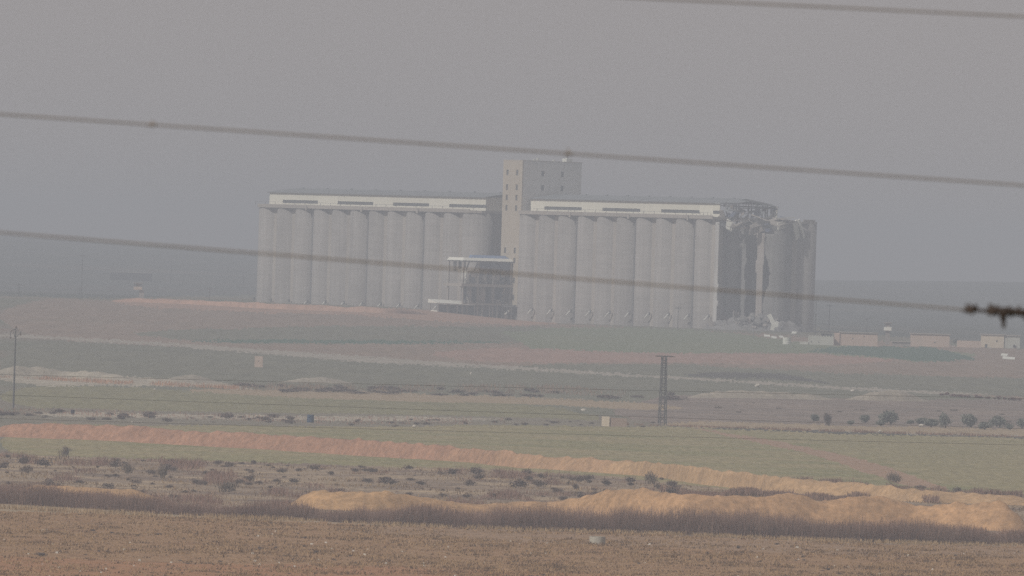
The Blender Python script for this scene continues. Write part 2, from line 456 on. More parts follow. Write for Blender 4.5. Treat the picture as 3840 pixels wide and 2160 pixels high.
def bank_mat(name, left, right, x0, x1, v=.13):
    m = bpy.data.materials.new(name); m.use_nodes = True
    t = m.node_tree; N = t.nodes; L = t.links; p = N['Principled BSDF']; p.inputs['Roughness'].default_value = .95
    tc = N.new('ShaderNodeTexCoord'); sx = N.new('ShaderNodeSeparateXYZ'); L.new(tc.outputs['Object'], sx.inputs[0])
    nz = N.new('ShaderNodeTexNoise'); nz.inputs['Scale'].default_value = .12; nz.inputs['Detail'].default_value = 4
    L.new(tc.outputs['Object'], nz.inputs['Vector'])
    ad = N.new('ShaderNodeMath'); ad.operation = 'MULTIPLY_ADD'; ad.inputs[1].default_value = 26; L.new(nz.outputs[0], ad.inputs[0]); L.new(sx.outputs[0], ad.inputs[2])
    mr = N.new('ShaderNodeMapRange'); mr.inputs[1].default_value = x0 + 13; mr.inputs[2].default_value = x1 + 13; L.new(ad.outputs[0], mr.inputs[0])
    mi = N.new('ShaderNodeMixRGB'); mi.inputs[1].default_value = (*left, 1); mi.inputs[2].default_value = (*right, 1); L.new(mr.outputs[0], mi.inputs[0])
    n2 = N.new('ShaderNodeTexNoise'); n2.inputs['Scale'].default_value = 1.3; n2.inputs['Detail'].default_value = 5; n2.inputs['Roughness'].default_value = .7
    L.new(tc.outputs['Object'], n2.inputs['Vector'])
    r2 = N.new('ShaderNodeMapRange'); r2.inputs[1].default_value = .32; r2.inputs[2].default_value = .68; r2.inputs[3].default_value = 1 - v * 1.5; r2.inputs[4].default_value = 1 + v
    L.new(n2.outputs[0], r2.inputs[0])
    n3 = N.new('ShaderNodeTexNoise'); n3.inputs['Scale'].default_value = .28; n3.inputs['Detail'].default_value = 4; L.new(tc.outputs['Object'], n3.inputs['Vector'])
    r3 = N.new('ShaderNodeMapRange'); r3.inputs[1].default_value = .35; r3.inputs[2].default_value = .65; r3.inputs[3].default_value = .84; r3.inputs[4].default_value = 1.1; L.new(n3.outputs[0], r3.inputs[0])
    ml = N.new('ShaderNodeMath'); ml.operation = 'MULTIPLY'; L.new(r2.outputs[0], ml.inputs[0]); L.new(r3.outputs[0], ml.inputs[1])
    vm = N.new('ShaderNodeVectorMath'); vm.operation = 'SCALE'; L.new(mi.outputs[0], vm.inputs[0]); L.new(ml.outputs[0], vm.inputs['Scale'])
    L.new(vm.outputs[0], p.inputs['Base Color'])
    return m
MB_red = bank_mat('m_red_bank', (.34, .185, .12), (.42, .27, .145), -12, 18, .22)
MB_or = bank_mat('m_orange_bank', (.44, .27, .135), (.42, .25, .13), -20, 20, .24)
MB_far = bank_mat('m_far_orange_bank', (.46, .27, .19), (.38, .25, .19), -100, 0)
MB_pale = bank_mat('m_pale_spoil', (.36, .32, .255), (.35, .305, .24), -30, 30, .2)
bank('earth_bank', 'long red and orange bank of dug earth crossing the green field', 'earth bank',
     [(-60, 1592), (0, 1590), (180, 1588), (560, 1596), (660, 1612), (1280, 1642), (1479, 1654), (1752, 1677), (2025, 1706), (2323, 1724), (2560, 1741), (2858, 1778), (3032, 1806), (3181, 1808), (3330, 1822), (3455, 1840), (3653, 1848), (3900, 1860)],
     [(-60, 1634), (0, 1636), (348, 1652), (944, 1684), (1280, 1704), (1752, 1736), (2025, 1759), (2423, 1783), (2560, 1808), (2908, 1850), (3180, 1862), (3455, 1885), (3653, 1890), (3900, 1900)], MB_red, width=7.5, seed=3, lump=.3)
bank('earth_bank', 'sandy orange bank of dug earth just behind the dark brush on the right', 'earth bank',
     [(1040, 1900), (1100, 1866), (1160, 1845), (1380, 1842), (1560, 1860), (1720, 1890), (1800, 1891), (1880, 1880), (2000, 1882), (2120, 1865), (2230, 1845), (2440, 1833), (2560, 1853), (2784, 1860), (2957, 1854), (3087, 1880), (3231, 1857), (3305, 1868), (3455, 1898), (3600, 1885), (3720, 1876), (3800, 1880), (3860, 1905)],
     [(1040, 1905), (1380, 1918), (1720, 1925), (2120, 1935), (2560, 1960), (3087, 1972), (3455, 1982), (3860, 1998)], MB_or, width=8, seed=11, lump=.36)
bank('earth_bank', 'low tan bank behind the brush near the left edge', 'earth bank',
     [(40, 1822), (90, 1815), (300, 1824), (500, 1834), (560, 1846), (610, 1858)], [(40, 1850), (300, 1862), (610, 1872)], MB_or, width=5, seed=5, lump=.18)
bank('earth_bank', 'far orange earth bank running under the left silo block', 'earth bank',
     [(418, 1124), (450, 1113), (700, 1124), (960, 1134), (1280, 1149), (1600, 1162)], [(418, 1130), (700, 1140), (960, 1156), (1280, 1168), (1600, 1180)], MB_far, width=7, seed=8, step=1.6, lump=.4)
for lab, cr, ft in [
    ('long pale spoil heap beside the hook topped pole at the left edge', [(-60, 1376), (0, 1372), (170, 1375), (220, 1390), (350, 1393), (450, 1404), (530, 1422)], [(-60, 1412), (220, 1418), (530, 1432)]),
    ('smallest pale spoil mound, the steep one left of the wider mound', [(540, 1424), (556, 1408), (572, 1402), (586, 1406), (602, 1424)], [(540, 1428), (602, 1432)]),
    ('wider pale spoil mound with a dark patch on its right side', [(604, 1426), (630, 1408), (660, 1400), (700, 1405), (760, 1405), (800, 1414), (830, 1428)], [(604, 1432), (830, 1438)]),
    ('low whitish spoil heap right of the lattice pylon', [(2580, 1476), (2640, 1464), (2760, 1464), (2900, 1470), (3040, 1476), (3120, 1484)], [(2580, 1492), (3120, 1500)]),
    ('largest cream spoil heap under the far houses on the right', [(3170, 1486), (3210, 1474), (3290, 1466), (3380, 1464), (3440, 1472), (3480, 1486)], [(3170, 1500), (3480, 1506)]),
    ('faint pale spoil heap in the middle of the grey green fields', [(1040, 1428), (1120, 1418), (1230, 1414), (1320, 1424)], [(1040, 1434), (1320, 1440)]),
]:
    bank('spoil_heap', lab, 'spoil heap', cr, ft, MB_pale, width=9, seed=len(lab), lump=.3)

# ------------------------------------------------------------------ brush, grass, shrubs
def blades(name, m, base_pts, hts, wid, lean, tint, n_seg=1, seed=1):
    """thin upright tapering faces; base_pts (n,3)"""
    r = np.random.RandomState(seed); n = len(base_pts)
    az = r.rand(n) * 2 * np.pi; ln = r.rand(n) * lean
    d = np.stack([np.cos(az) * ln, np.sin(az) * ln, np.ones(n)], -1)
    fa = r.rand(n) * np.pi
    w = np.stack([np.cos(fa), np.sin(fa) * .5, np.zeros(n)], -1) * wid[:, None] * .5
    top = base_pts + d * hts[:, None]
    mid = base_pts + d * hts[:, None] * .5 + r.randn(n, 3) * (hts[:, None] * .04)
    V = np.stack([base_pts - w, base_pts + w, mid + w * .8, mid - w * .8, top + w * .25, top - w * .25], 1).reshape(-1, 3)
    b = np.arange(n)[:, None] * 6
    F = np.concatenate([b + np.array([0, 1, 2, 3]), b + np.array([3, 2, 4, 5])], 0)
    T = np.repeat(tint, 6, 0)
    return np_mesh(name, V, F, m, tint=T)
def line_pts(foot, n, depth, seed=0, clump=0.0):
    r = np.random.RandomState(seed)
    kx = np.linspace(foot[0][0], foot[-1][0], 60)
    fx = [p[0] for p in foot]; fy = [p[1] for p in foot]
    P = [G(x, y) for x, y in zip(kx, np.interp(kx, fx, fy))]
    x = r.uniform(kx[0], kx[-1], n)
    if clump:
        x = x[(fnoise(x / 60.0 + seed * 7, x * 0 + seed, 2) + .25 + r.rand(len(x)) * .5) > clump * .5]
    X = np.interp(x, kx, [p.x for p in P]); Y = np.interp(x, kx, [p.y for p in P])
    dd = r.rand(len(x)) * depth
    X2 = X * (Y + dd) / Y
    return x, dd / depth, np.stack([X2, Y + dd, terrain(X2, Y + dd)], -1), r
M_brush = mat('m_brush', [(.145, .085, .068), (.195, .122, .096), (.24, .158, .122)], scale=.3, tint=True, rough=1)
M_grass = mat('m_dry_grass', [(.20, .14, .085), (.29, .21, .13), (.24, .175, .12)], scale=.2, tint=True, rough=1)
def brush_band():
    foot = [(-80, 1884), (0, 1890), (300, 1905), (650, 1930), (1280, 1962), (1900, 1985), (2560, 2005), (3200, 2032), (3920, 2050)]
    top = [(-80, 1830), (0, 1826), (400, 1850), (560, 1862), (700, 1880), (1100, 1890), (1280, 1900), (1700, 1912), (1960, 1896), (2250, 1900), (2560, 1928), (3000, 1952), (3400, 1966), (3920, 1990)]
    x, t, P, r = line_pts(foot, 150000, 11.0, 4)
    H = (np.interp(x, [p[0] for p in foot], [p[1] for p in foot]) - np.interp(x, [p[0] for p in top], [p[1] for p in top])) * KPX * 1150
    lo = 1 + .75 * fnoise(P[:, 0] / 2.0, P[:, 1] / 3.2, 3) + .7 * fnoise(P[:, 0] / 8 + 4, P[:, 1] / 30, 2)
    h = 1.12 * H * (.25 + .75 * r.rand(len(x)) ** 2.0) * np.clip(lo, .22, 1.5) * (1.0 - .18 * t)
    wid = r.uniform(.015, .05, len(x))
    tn = (.8 + .45 * r.rand(len(x), 1)) * np.array([[1, 1, 1.0]]) * (.85 + .75 * t[:, None])
    o = blades('brush_band', M_brush, P, h, wid, .55, tn, seed=5)
    tag(o, 'dense band of bare dark purplish brush along the edge of the near field', 'brush', kind='stuff')
brush_band()
def scatter_px(n, x0, x1, ytop, ybot, seed, margin=None):
    """points spread over ground between two surveyed border lines"""
    r = np.random.RandomState(seed)
    ua, sa = border(ytop); ub, sb = border(ybot)
    u = r.uniform((x0 - 1920) * KPX, (x1 - 1920) * KPX, n)
    s0 = np.interp(u, ua, sa); s1 = np.interp(u, ub, sb)
    Y0 = HC / (KPX * s0); Y1 = HC / (KPX * s1)
    Y = Y1 + (Y0 - Y1) * r.rand(n)
    X = u * Y
    return np.stack([X, Y, terrain(X, Y)], -1), r
def near_grass():
    P, r = scatter_px(60000, -60, 3900, [(-80, 1920), (650, 1940), (1280, 1968), (2560, 2010), (3920, 2054)], [(-80, 2200), (3920, 2200)], 21)
    k = fnoise(P[:, 0] / 3.5, P[:, 1] / 6, 3) + .55 * fnoise(P[:, 0] / 25 + 5, P[:, 1] / 40, 2) + (r.rand(len(P)) - .5) * .9 > 0.05
    P = P[k]
    n = len(P)
    rep = 3
    Q = np.repeat(P, rep, 0) + r.randn(n * rep, 3) * np.array([.16, .16, 0])
    h = r.uniform(.05, .20, n * rep) * np.repeat(.6 + .8 * r.rand(n), rep); w = r.uniform(.05, .16, n * rep)
    dk = fnoise(P[:, 0] / 1.6 + 11, P[:, 1] / 5.0, 3)[:, None] + (r.rand(n, 1) - .5) * .3
    base = np.where(dk > .16, np.array([[.62, .54, .46]]), np.array([[1.1, 1.0, .86]])) * (.85 + .3 * r.rand(n, 1))
    o = blades('dry_grass', M_grass, Q, h, w, .9, np.repeat(base, rep, 0), seed=6)
    tag(o, 'short dry grass and weeds over the near stubble field', 'dry grass', kind='stuff')
near_grass()
def edge_grass():
    x, t, P, r = line_pts([(-80, 1905), (300, 1925), (650, 1941), (1000, 1952), (1600, 1978), (2300, 2000), (3200, 2036), (3920, 2054)], 9000, 5, 8, clump=.5)
    h = r.uniform(.12, .45, len(x)) * (1 + .3 * (x < 1100)); w = r.uniform(.04, .1, len(x))
    o = blades('pale_grass_edge', M_grass, P, h, w, .6, (1.1 + .35 * r.rand(len(x), 1)) * np.array([[1, .98, .92]]), seed=9)
    tag(o, 'pale dry grass along the foot of the dark brush', 'dry grass', kind='stuff')
edge_grass()
def scrub_grass():
    P, r = scatter_px(34000, -60, 3900, [(-80, 1702), (596, 1724), (1280, 1746), (1777, 1762), (2300, 1795), (2900, 1855), (3920, 1880)],
                      [(-80, 1880), (1280, 1940), (3920, 1990)], 31)
    k = fnoise(P[:, 0] / 6, P[:, 1] / 11, 3) + (r.rand(len(P)) - .5) * .5 > .05
    P = P[k]; n = len(P)
    h = r.uniform(.08, .34, n); w = r.uniform(.05, .16, n)
    f = fnoise(P[:, 0] / 9 + 40, P[:, 1] / 16, 2)[:, None]
    tn = np.where(f + (r.rand(n, 1) - .5) * .35 > .08, np.array([[1.05, 1.0, .9]]), np.array([[.70, .65, .63]])) * (.8 + .4 * r.rand(n, 1))
    o = blades('scrub_grass', M_grass, P, h, w, .7, tn, seed=12)
    tag(o, 'knee high dry grass and weeds covering the rough scrubland', 'dry grass', kind='stuff')
scrub_grass()
def scrub_brush():
    P, r = scatter_px(90000, -60, 3000, [(-80, 1708), (596, 1730), (1280, 1750), (1777, 1766), (2300, 1800), (2900, 1858)],
                      [(-80, 1870), (1280, 1930), (3000, 1940)], 57)
    f = fnoise(P[:, 0] / 5.5 + 7, P[:, 1] / 24, 3) + .4 * fnoise(P[:, 0] / 22, P[:, 1] / 60 + 3, 2)
    k = f + (r.rand(len(P)) - .5) * .22 > .16
    P = P[k]; n = len(P)
    h = r.uniform(.2, .85, n) * np.clip((f[k] - .08) * 4, .3, 1.2)
    o = blades('scrub_brush', M_brush, P, h, r.uniform(.03, .09, n), .8, np.array([[1.1, 1.08, 1.08]]) * (.75 + .5 * r.rand(n, 1)), seed=58)
    tag(o, 'low mauve brown brush growing in patches over the rough scrubland', 'brush', kind='stuff')
scrub_brush()
# patches of brush behind, left and middle
def patch_band(label, foot, n, depth, hmax, seed, tn=(1, 1, 1), clump=.6):
    x, t, P, r = line_pts(foot, n, depth, seed, clump=clump)
    h = hmax * (.35 + .65 * r.rand(len(x))) * np.clip(1 + 1.1 * fnoise(P[:, 0] / 3.5, P[:, 1] / 9, 2), .3, 1.5)
    o = blades('brush_patches', M_brush, P, h, r.uniform(.06, .16, len(x)), .5, np.array([tn]) * (.85 + .4 * r.rand(len(x), 1)), seed=seed)
    tag(o, label, 'brush', kind='stuff')
patch_band('dark brush patches on the pale strip at the left behind the red bank', [(-60, 1555), (200, 1560), (650, 1572), (1280, 1592), (1900, 1592)], 2500, 60, .4, 41, (1.5, 1.5, 1.45))
patch_band('grey green brush in front of the pale middle strip', [(900, 1466), (1280, 1470), (1700, 1472), (2100, 1480), (2350, 1492)], 3500, 90, .7, 42, (1.3, 1.45, 1.35))
patch_band('thin brush along the dark ditch under the right tree row', [(2340, 1594), (2600, 1602), (2980, 1616), (3400, 1628), (3900, 1642)], 2500, 4, .5, 43, (1.2, 1.15, 1.0), clump=.4)
patch_band('brush behind the right end of the long earth bank', [(2900, 1812), (3300, 1836), (3600, 1862), (3920, 1872)], 5000, 5, 1.0, 44, (1.1, 1.1, 1.1), clump=.7)
patch_band('brush in the hollow between the two earth banks', [(2480, 1846), (2700, 1860), (2900, 1862), (3100, 1880), (3300, 1866), (3520, 1890)], 9000, 8, .75, 45, (1.15, 1.15, 1.1), clump=.3)
patch_band('scattered grey brush below the sandy bank on the right', [(2560, 1975), (3000, 1990), (3400, 2005), (3920, 2020)], 6000, 10, .9, 46, (1.5, 1.45, 1.25), clump=.7)
patch_band('brown weeds below the pale spoil heaps on the left', [(-60, 1412), (400, 1440), (900, 1462)], 2500, 30, .6, 47, (2.0, 1.9, 1.6), clump=.8)

def foliage_mesh(name, w, h, n, seed, m, leaf=.12, lobes=5, flat=.0, wispy=False):
    r = random.Random(seed); V = []; F = []
    L = []
    for i in range(lobes):
        a = r.uniform(0, 6.28); q = r.uniform(.05, .33) * w
        L.append((math.cos(a) * q, math.sin(a) * q, h * r.uniform(.35, .68), r.uniform(.22, .36) * w, r.uniform(.25, .38) * h))
    for k in range(n):
        cx, cy, cz, rw, rh = r.choice(L)
        d = Vector((r.gauss(0, 1), r.gauss(0, 1), r.gauss(0, 1))).normalized() * (r.random() ** .45)
        p = Vector((cx + d.x * rw, cy + d.y * rw, max(.03, cz + d.z * rh)))
        s = leaf * r.uniform(.6, 1.5)
        if wispy:
            q = Vector((p.x * 1.15, p.y * 1.15, p.z + h * .18)); o = Vector((r.gauss(0, 1), r.gauss(0, 1), 0)).normalized() * s * .3
            b = len(V); V += [tuple(p - o), tuple(p + o), tuple(q)]; F.append((b, b + 1, b + 2)); continue
        a1 = Vector((r.gauss(0, 1), r.gauss(0, 1), r.gauss(0, .6))).normalized(); a2 = a1.cross(Vector((r.gauss(0, 1), r.gauss(0, 1), r.gauss(0, 1)))).normalized()
        b = len(V)
        V += [tuple(p - a1 * s), tuple(p + a2 * s * .7), tuple(p + a1 * s), tuple(p - a2 * s * .6)]
        F.append((b, b + 1, b + 2, b + 3))
    mb = MB(); mb.v = V; mb.f = F
    return mb
M_leaf = mat('m_tree_leaf', [(.12, .135, .11), (.165, .175, .145), (.215, .215, .18)], scale=1.2, rough=.9)
M_leafb = mat('m_tree_leaf_brown', [(.10, .075, .07), (.16, .12, .11)], scale=1.2)
M_bark = cm('m_bark', (.12, .09, .07), .2, 3)
M_shrub = mat('m_shrub', [(.11, .078, .07), (.155, .115, .10), (.20, .155, .13)], scale=1.5, rough=1)
M_shrubg = mat('m_shrub_grey', [(.16, .125, .10), (.22, .175, .14)], scale=1.5, rough=1)
M_shrubr = mat('m_shrub_red', [(.13, .055, .045), (.20, .09, .07)], scale=1.5, rough=1)
shrub_src = []
for i in range(4):
    o = foliage_mesh('shrub', 1, .62, 340, 60 + i, M_shrub, leaf=.05, lobes=6).build('shrub', M_shrub)
    shrub_src.append(o.data); COL.objects.unlink(o); bpy.data.objects.remove(o)
def shrub(x, y, wpx, hpx, label, group=None, m=None, i=0, seed=0, wispy=False, cat='shrub', name='shrub'):
    P = G(x, y); u_ = unit(P)
    if m is None and not wispy:
        o = bpy.data.objects.new(name, shrub_src[i % 4]); COL.objects.link(o)
        o.scale = (wpx * u_, wpx * u_, hpx * u_ / .62); o.rotation_euler = (0, 0, seed * 1.7)
    else:
        o = foliage_mesh(name, wpx * u_, hpx * u_, 420, seed + 3, None, leaf=.05 * wpx * u_ + .02, lobes=6, wispy=wispy).build(name, m or M_shrub)
    o.location = P - Vector((0, 0, .05))
    tag(o, label, cat, group)
    return o
rs = random.Random(99)
SCR_T = [(-80, 1702), (596, 1724), (1280, 1746), (1777, 1758), (2300, 1790), (2500, 1815)]
def scr(x): return float(np.interp(x, [p[0] for p in SCR_T], [p[1] for p in SCR_T]))
for j in range(150):
    x = rs.uniform(-20, 2560); y0 = scr(x)
    y = y0 + 6 + (rs.random() ** 1.3) * (1850 - y0 if x < 1050 else 105)
    w = rs.uniform(16, 62) * (.7 + .5 * rs.random()); h = w * rs.uniform(.28, .62)
    shrub(x, y, w, h, 'small dark dry shrub among many in the rough scrubland', 'dark dry shrubs in the scrubland', i=j, seed=j, wispy=j % 2 == 0)
for x, y, w, h, lab, wi in [
    (243, 1722, 50, 52, 'tall wispy dark bush at the top left of the scrubland', True),
    (650, 1740, 52, 24, 'arched dark bush right of the wispy bushes', False),
    (905, 1741, 34, 12, 'flat dark shrub left of the pointed one beside it', False),
    (950, 1741, 30, 20, 'small pointed dark shrub at the edge of the green strip', False),
    (475, 1790, 55, 60, 'tall wispy grey bush in the left scrubland', True),
    (600, 1800, 60, 62, 'broad wispy grey bush beside the arched dark bush', True),
    (1779, 1774, 34, 26, 'round dark shrub standing alone on pale soil', False),
    (1765, 1824, 52, 30, 'darkest bluish shrub low in the middle scrubland', False),
    (1455, 1816, 90, 32, 'long dark shrub below a pale soil patch', False),
    (1380, 1812, 60, 26, 'dark shrub at the left of the long dark shrub', False),
    (1690, 1782, 60, 28, 'brown shrub left of the lone round shrub', False),
    (1945, 1832, 80, 44, 'large dark green bush in the middle scrubland', False),
    (1980, 1806, 44, 30, 'dark bush just behind the large dark green one', False),
    (2160, 1838, 32, 34, 'upright dark bush left of the sandy bank', False),
    (2480, 1800, 26, 14, 'small dark shrub at the foot of the red bank', False),
    (2440, 1828, 70, 60, 'tall wispy bush rising before the sandy crest', True),
    (660, 1868, 52, 20, 'reddish brown low shrub above the brush band', False),
    (860, 1850, 110, 50, 'broad wispy bush left of the sandy bank', True),
    (3355, 1822, 80, 56, 'broad wispy bush on the green field behind the bank', True),
    (3590, 1852, 46, 30, 'dark round bush behind the right end of the bank', False),
    (3450, 1836, 60, 20, 'dark low bush left of the round one behind the bank', False),
    (3133, 1808, 34, 14, 'small dark shrub on the crest of the right bank', False),
    (160, 2086, 58, 20, 'dark fallen weed clump on the near field at the left', False),
    (2770, 2058, 26, 16, 'small brown weed clump right of the concrete ring', False),
    (2912, 2043, 24, 12, 'small brown weed clump farther right of the concrete ring', False),
]:
    shrub(x, y, w, h, lab, None, M_shrubg if wi else None, i=int(x), seed=int(x) % 97, wispy=wi)
for j in range(150):       # weed clumps on the near field
    x = rs.uniform(0, 3840); yb = 1935 + (x / 3840) * 130
    y = yb + 25 + rs.random() * 190
    if y > 2165: continue
    w = rs.uniform(8, 26) * (1.4 if j % 9 == 0 else 1); shrub(x, y, w, w * rs.uniform(.25, .5), 'small dark brown weed clump on the near stubble field', 'weed clumps on the near field', i=j, seed=j, name='weed_clump', cat='weed')
for j in range(16):
    x = 3535 + j * 21 + rs.uniform(-6, 6)
    shrub(x, 1484 + (x - 3535) * .07, rs.uniform(22, 40) if j < 4 else rs.uniform(12, 26), rs.uniform(9, 17), 'low rusty red shrub in the row below the far houses', 'rusty shrubs at the right edge', m=M_shrubr, seed=j * 3 + 1)

for j in range(95):
    x = rs.uniform(-20, 2450)
    yb = float(np.interp(x, [0, 640, 1280, 1900, 2450], [1560, 1576, 1590, 1592, 1596])) + rs.uniform(-16, 10)
    if abs(x - 1164) < 60 or abs(x - 272) < 40: continue
    w = rs.uniform(18, 70) * (1 if x < 1300 else .6); shrub(x, yb, w, w * rs.uniform(.22, .4), 'low grey brown bush on the pale strip behind the red bank', 'low bushes on the pale strip', m=None, i=j, seed=j)
for j in range(46):
    x = rs.uniform(900, 2600); w = rs.uniform(35, 120)
    shrub(x, float(np.interp(x, [900, 1600, 2600], [1462, 1474, 1498])) + rs.uniform(-14, 8), w, rs.uniform(10, 20), 'low dark thicket on the grey green field in the middle distance', 'thickets in the middle distance', i=j, seed=j, name='thicket')
for j in range(16):
    x = rs.uniform(2560, 3840); w = rs.uniform(12, 34)
    shrub(x, float(np.interp(x, [2560, 3840], [1500, 1560])) + rs.uniform(-8, 40), w, w * .22, 'low dry bush on the mauve scrubland at the right', 'dry bushes on the mauve scrubland', m=M_shrubg, i=j, seed=j)

def tree(x, y, w, h, label, brown=False, group=None):
    P = G(x, y); u_ = unit(P); W = w * u_ * 1.08; H = h * u_ * 1.05
    t = thing('olive_tree', label, 'tree', P - Vector((0, 0, .05)), 0, group)
    MB().tube([(0, 0, 0), (.03 * W, 0, H * .25), (-.02 * W, 0, H * .55)], [.07 * W, .05 * W, .03 * W], 6).build('trunk', M_bark, t)
    for a in (0.4, 2.3, 4.4):
        MB().tube([(0, 0, H * .22), (math.cos(a) * W * .16, math.sin(a) * W * .16, H * .45), (math.cos(a) * W * .3, math.sin(a) * W * .3, H * .68)], [.04 * W, .03 * W, .015 * W], 5).build('limb', M_bark, t)
    foliage_mesh('crown', W * 1.15, H * 1.05, 900, int(x), None, leaf=.06 * W, lobes=9).build('crown', M_leafb if brown else M_leaf, t)
for x, y, w, h, lab, br in [
    (3057, 1580, 34, 28, 'small round tree farthest left in the tree row', False),
    (3108, 1597, 38, 46, 'brownish tree with a visible dark trunk', True),
    (3190, 1594, 28, 20, 'smallest dark bushy tree, right of the brownish tree', False),
    (3245, 1586, 38, 32, 'thin grey green tree left of the biggest crown', False),
    (3303, 1597, 36, 24, 'low tree tucked under the left of the biggest crown', False),
    (3340, 1590, 62, 50, 'biggest rounded crown in the tree row', False),
    (3413, 1590, 24, 16, 'tiny round tree right of the biggest crown', False),
    (3452, 1592, 44, 28, 'wide low tree before the gap with a pale rock', False),
    (3492, 1600, 48, 30, 'dark low tree right of the pale rock', False),
    (3545, 1604, 44, 54, 'tall narrow tree in the middle right of the row', False),
    (3640, 1602, 66, 52, 'wide dark tree starting the dense right clump', False),
    (3690, 1610, 46, 30, 'low tree in front of the dense right clump', False),
    (3748, 1604, 56, 44, 'rounded tree inside the dense right clump', False),
    (3788, 1612, 28, 24, 'small tree closing the dense right clump', False),
    (3832, 1606, 44, 42, 'tree cut by the right edge of the picture', False)]:
    tree(x, y, w, h, lab, br)

# stones and litter
M_stone = cm('m_stone', (.52, .48, .42), .15, 2)
M_white = cm('m_white', (.66, .67, .62), .06, 1)
def rock(x, y, wpx, hpx, label, m=None, group=None, seed=0, cat='rock', name='rock'):
    P = G(x, y); u_ = unit(P); r = random.Random(seed + int(x))
    me = bpy.data.meshes.new(name)
    import bmesh
    bm = bmesh.new(); bmesh.ops.create_icosphere(bm, subdivisions=2, radius=.5)
    for v in bm.verts:
        v.co *= r.uniform(.82, 1.12); v.co.x *= wpx * u_; v.co.y *= wpx * u_ * .8; v.co.z *= hpx * u_
    bm.to_mesh(me); bm.free(); me.materials.append(m or M_stone)
    o = bpy.data.objects.new(name, me); COL.objects.link(o); o.location = P + Vector((0, 0, hpx * u_ * .35))
    return tag(o, label, cat, group)
def stones():
    P, r = scatter_px(90, 0, 3840, [(-80, 1960), (3920, 2080)], [(-80, 2165), (3920, 2165)], 77)
    mb = MB()
    for p in P:
        s = r.uniform(.05, .13); q = Vector(p) + Vector((0, 0, s * .4))
        vs = [q + Vector((r.uniform(.8, 1.3) * s * a, r.uniform(.8, 1.2) * s * b, c * s * .7)) for a, b, c in ((-1, -1, -1), (1, -1, -1), (1, 1, -1), (-1, 1, -1), (-.7, -.7, 1), (.7, -.7, 1), (.7, .7, 1), (-.7, .7, 1))]
        mb.hexa(vs)
    o = mb.build('stones', M_stone); tag(o, 'small white stones strewn over the near field', 'stones', kind='stuff')
stones()
for x, y, w, h, lab in [(1553, 1603, 16, 12, 'pale rock at the edge of the green field in the middle'), (2840, 1452, 20, 16, 'white round boulder above the right spoil heap'),
                        (1766, 1404, 8, 10, 'tiny white rock on the grey green field'), (3455, 1600, 20, 12, 'pale rock between two low trees of the row'),
                        (495, 1586, 10, 7, 'small white stone on the grass strip above the red bank'), (580, 1462, 10, 6, 'small white stone on the left green field'),
                        (2188, 1542, 20, 12, 'pale rock near the middle of the tan strip'), (3300, 1620, 12, 9, 'small pale stone beside the dark ditch line'), (3197, 1470, 16, 12, 'pale stone left of the largest cream spoil heap'),
                        (760, 1444, 28, 5, 'flat whitish slab below the wider pale mound')]:
    rock(x, y, w, h, lab)

# ------------------------------------------------------------------ grain silos
TH = R_(52.03); p_ = 9.765
O2 = Vector((72.75, 3600.9)); BZ = 6.8
XA = Vector((math.cos(TH), -math.sin(TH), 0)); YA = Vector((math.sin(TH), math.cos(TH), 0))
ORG = Vector((O2.x, O2.y, 0))
def loc(P):
    d = P - ORG; return Vector((d.dot(XA), d.dot(YA), P.z))
def on_front(x, y, Yl):      # photograph pixel -> local (X, z) on a plane of constant local Y
    d = ray(x, y); o = Vector((0, 0, HC)); n = YA
    t = ((ORG + YA * Yl) - o).dot(n) / d.dot(n); q = loc(o + d * t); return q.x, q.z
def on_side(x, y, Xl):
    d = ray(x, y); o = Vector((0, 0, HC)); n = XA
    t = ((ORG + XA * Xl) - o).dot(n) / d.dot(n); q = loc(o + d * t); return q.y, q.z
ZTOP = 41.3        # top of the silo cells
def conc(name, c, band=.05, streak=.08, patch=.06):
    m = bpy.data.materials.new(name); m.use_nodes = True
    t = m.node_tree; N = t.nodes; L = t.links; p = N['Principled BSDF']; p.inputs['Roughness'].default_value = .92
    tc = N.new('ShaderNodeTexCoord')
    oi = N.new('ShaderNodeObjectInfo')
    def nz(sc, det, off=False):
        mp = N.new('ShaderNodeMapping'); mp.inputs['Scale'].default_value = sc; L.new(tc.outputs['Object'], mp.inputs[0])
        if off:
            cb = N.new('ShaderNodeCombineXYZ'); ml = N.new('ShaderNodeMath'); ml.operation = 'MULTIPLY'; ml.inputs[1].default_value = 40
            L.new(oi.outputs['Random'], ml.inputs[0]); L.new(ml.outputs[0], cb.inputs[0]); L.new(cb.outputs[0], mp.inputs['Location'])
        n = N.new('ShaderNodeTexNoise'); n.inputs['Scale'].default_value = 1; n.inputs['Detail'].default_value = det; L.new(mp.outputs[0], n.inputs['Vector']); return n.outputs[0]
    def mr(src, a):
        r = N.new('ShaderNodeMapRange'); r.inputs[1].default_value = .3; r.inputs[2].default_value = .7; r.inputs[3].default_value = 1 - a; r.inputs[4].default_value = 1 + a; L.new(src, r.inputs[0]); return r.outputs[0]
    a = mr(nz((.02, .02, 1.1), 3, True), band); b = mr(nz((1.3, 1.3, .045), 4, True), streak); c2 = mr(nz((.14, .14, .14), 4, True), patch)
    rr = N.new('ShaderNodeMapRange'); rr.inputs[3].default_value = .92; rr.inputs[4].default_value = 1.06; L.new(oi.outputs['Random'], rr.inputs[0])
    cur = rr.outputs[0]
    for q in (a, b, c2):
        m_ = N.new('ShaderNodeMath'); m_.operation = 'MULTIPLY'; L.new(cur, m_.inputs[0]); L.new(q, m_.inputs[1]); cur = m_.outputs[0]
    vm = N.new('ShaderNodeVectorMath'); vm.operation = 'SCALE'; vm.inputs[0].default_value = c; L.new(cur, vm.inputs['Scale'])
    L.new(vm.outputs[0], p.inputs['Base Color'])
    return m
